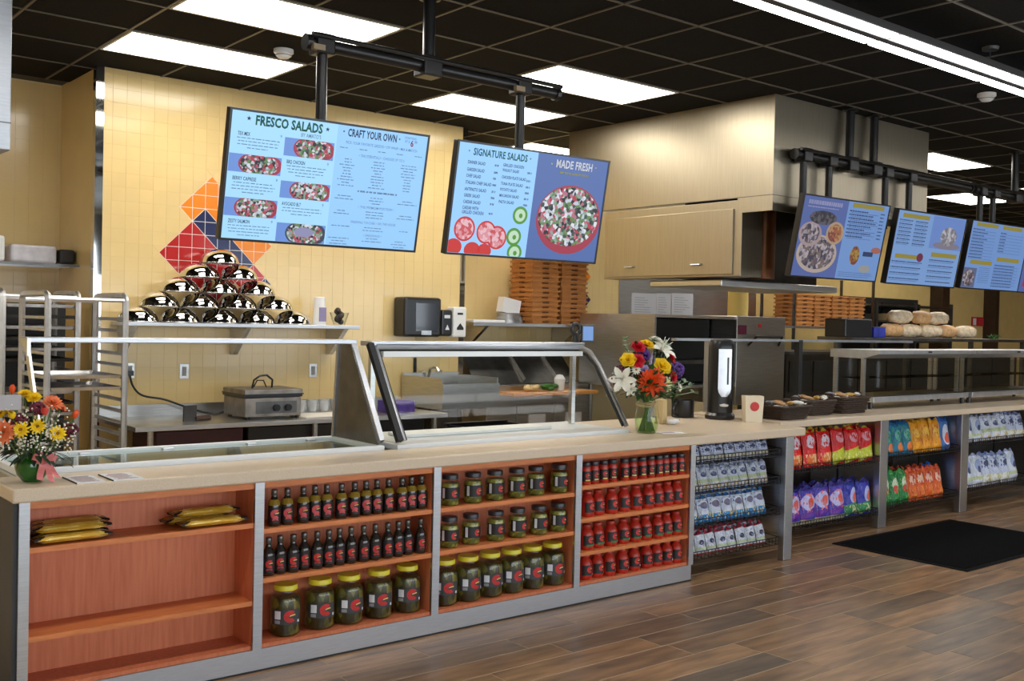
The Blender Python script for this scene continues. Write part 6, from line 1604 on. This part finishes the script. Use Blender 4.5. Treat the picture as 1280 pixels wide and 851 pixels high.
d = disc(t3, .41, .43, .10, .14, emit('pizza_crust_c', srgb(170, 146, 120), .8), -.0024, 'pizza_print', 28, (.012, .02, .505, .98)); disc(d, .41, .43, .08, .11, chunks('pizza_red', [srgb(150, 90, 60), srgb(170, 130, 90), srgb(120, 60, 56)], 40, .8), -.0027, 'topping_print', 28, (.012, .02, .505, .98))
disc(t3, .25, .26, .15, .085, chunks('calzone', [srgb(60, 56, 70), srgb(90, 84, 90), srgb(40, 40, 50)], 40, .8), -.0020, 'calzone_print')
rect(t3, .555, .03, .93, .085, must, -.0014, 'heading_bar')
bl = [(.53, R.uniform(.72, .86), .13+.045*k, .016) for k in range(8)]+[(.90, .95, .13+.045*k, .014) for k in range(8)]
greek(t3, bl, ink_d); greek(t3, [(.55, R.uniform(.8, .9), .152+.045*k, .008) for k in range(8)]+[(.53, .92, .90, .008), (.53, .94, .925, .008), (.53, .90, .95, .008)], ink_d2)
d = disc(t3, .685, .68, .055, .12, chunks('sub_print', [srgb(140, 90, 50), srgb(160, 130, 60), srgb(110, 60, 40)], 40, .8), -.0014, 'sandwich_print'); rect(t3, .78, .62, .90, .68, ink_d, -.0014, 'caption_bar')
disc(t3, .83, .84, .07, .05, emit('roll_print', srgb(150, 150, 150), .8), -.0014, 'roll_print'); disc(t3, .93, .595, .06, .04, emit('hand_print', srgb(160, 100, 90), .8), -.0014, 'food_print', clip=(.5, .02, .988, .98))
t4 = screen_thing('menu screen with small dish photo, middle of the right trio', (8.962, 4.99, 2.346), -1.2, 10.1)
rect(t4, .01, .018, .99, .982, dim_p, -.0006, 'screen_page')
r = rect(t4, .505, .03, .985, .47, emit('photo_steel_blue', srgb(96, 124, 182), 1.0), -.0012, 'food_photo'); disc(r, .76, .42, .20, .05, emit('photo_plate', srgb(120, 116, 130), .9), -.0015, 'plate_print', clip=(.505, .03, .985, .47)); disc(r, .77, .29, .12, .13, chunks('wrap_print', [srgb(180, 180, 190), srgb(150, 146, 150), srgb(120, 116, 124)], 30, .8), -.0018, 'dish_print')
for a in ((.074, .05, .447, .105), (.065, .59, .385, .645), (.566, .525, .946, .585)): rect(t4, *a, must, -.0014, 'heading_bar')
disc(t4, .41, .615, .045, .06, emit('badge_red', srgb(96, 40, 66), 1.0), -.0018, 'badge')
greek(t4, [(.04, .22, .14+.05*k, .014) for k in range(7)]+[(.26, .44, .14+.05*k, .014) for k in range(7)]+[(.03, .45, .69+.075*k, .014) for k in range(4)]+[(.55, .92, .63+.075*k, .014) for k in range(5)], ink_d)
greek(t4, [(.04, .20, .162+.05*k, .007) for k in range(7)]+[(.26, .42, .162+.05*k, .007) for k in range(7)]+[(.03, .42, .715+.075*k, .007) for k in range(4)]+[(.55, .9, .655+.075*k, .007) for k in range(4)], ink_d2)
t5 = screen_thing('menu screen cut by the right photo edge', (10.27, 4.99, 2.355), -1.0, 10.1)
rect(t5, .01, .018, .99, .982, dim_b, -.0006, 'screen_page')
for a in ((.08, .03, .44, .085), (.52, .03, .86, .085), (.094, .575, .45, .635), (.52, .50, .91, .56)): rect(t5, *a, must, -.0014, 'heading_bar')
r = rect(t5, .012, .69, .225, .978, emit('photo_dark', srgb(84, 92, 120), 1.0), -.0012, 'food_photo'); disc(r, .11, .84, .09, .12, bpy.data.materials['pizza_topping'], -.0015, 'dish_print')
greek(t5, [(.04, R.uniform(.2, .3), .13+.045*k, .014) for k in range(10)]+[(.5, .6, .14+.045*k, .014) for k in range(7)]+[(.5, .85, .62+.045*k, .014) for k in range(8)], ink_d)
greek(t5, [(.04, .42, .15+.045*k, .006) for k in range(10)]+[(.5, .9, .16+.045*k, .006) for k in range(7)]+[(.26, .44, .68+.03*k, .007) for k in range(8)]+[(.5, .92, .64+.045*k, .006) for k in range(7)], ink_d2)
t6 = screen_thing('menu screen sliver at the extreme right photo edge', (11.45, 4.99, 2.355), -1.0, 10.1)
rect(t6, .01, .018, .99, .982, dim_s, -.0006, 'screen_page'); rect(t6, .08, .6, .3, .9, bowl_r, -.0014, 'heading_bar')

pipe_m = mat('black_pipe', (.018, .017, .017), .3, .3)
def mount(label, x0, x1, z, y, drops, poles, clips=False):
    t = thing('screen_mount', label, 'pipe mount', ((x0+x1)/2, y, z), 'black pipe mounts')
    MB().cyl((x0, y, z), (x1, y, z), .036, n=12).build('main_pipe', pipe_m, t, world=True, smooth=True)
    MB().cyl((x0, y-.055, z+.035), (x1, y-.055, z+.035), .014, n=8).build('cable_pipe', pipe_m, t, world=True, smooth=True)
    for x in drops:
        MB().cyl((x, y, z), (x, y, CZ-.004), .036, n=12).build('ceiling_pipe', pipe_m, t, world=True, smooth=True); MB().cbox((x, y, z), (.13, .12, .12)).build('clamp', pipe_m, t, world=True, bevel=.01)
        MB().lathe([(.066, 0), (.066, -.012), (.04, -.02)], 14, (x, y, CZ-.002)).build('ceiling_flange', pipe_m, t, world=True)
    for x, zb in poles:
        MB().cyl((x, y, z), (x, y, zb), .030, n=12).build('screen_pole', pipe_m, t, world=True, smooth=True); MB().cbox((x, y, z), (.11, .11, .11)).build('clamp', pipe_m, t, world=True, bevel=.01)
        if clips: MB().cbox((x-.05, y-.05, z-.03), (.07, .03, .03)).build('cable_clip', mat('tan_clip', srgb(150, 132, 104), .6) if 'tan_clip' not in bpy.data.materials else bpy.data.materials['tan_clip'], t, world=True)
    for x in (x0, x1): MB().cyl((x-.015, y, z), (x+.015, y, z), .045, n=12).build('end_cap', pipe_m, t, world=True)
    return t
YP = 5.045
def mx(px, py): return un(px, py, 1, YP)
z1 = mx(535, 84).z
mount('black pipe mount holding the two large left menu screens', mx(384, 62).x, mx(695, 112).x, z1, YP, [mx(536, 60).x], [(mx(402, 100).x, 2.50), (mx(650, 140).x, 2.50)], True)
z2 = mx(1068, 205).z
mount('black pipe mount holding the pizza menu and dish menu', mx(1000, 195).x, 9.9, z2, YP+.045, [mx(1068, 180).x, mx(1098, 180).x], [(mx(1010, 220).x, 2.5), (mx(1042, 220).x, 2.5), (mx(1112, 240).x, 2.5), (mx(1142, 240).x, 2.5)])
mount('black pipe mount holding the two rightmost menu screens', mx(1222, 262).x, 12.3, z2, YP+.045, [mx(1275, 200).x], [(mx(1230, 270).x, 2.5), (mx(1246, 270).x, 2.5), (11.4, 2.5), (11.8, 2.5)])
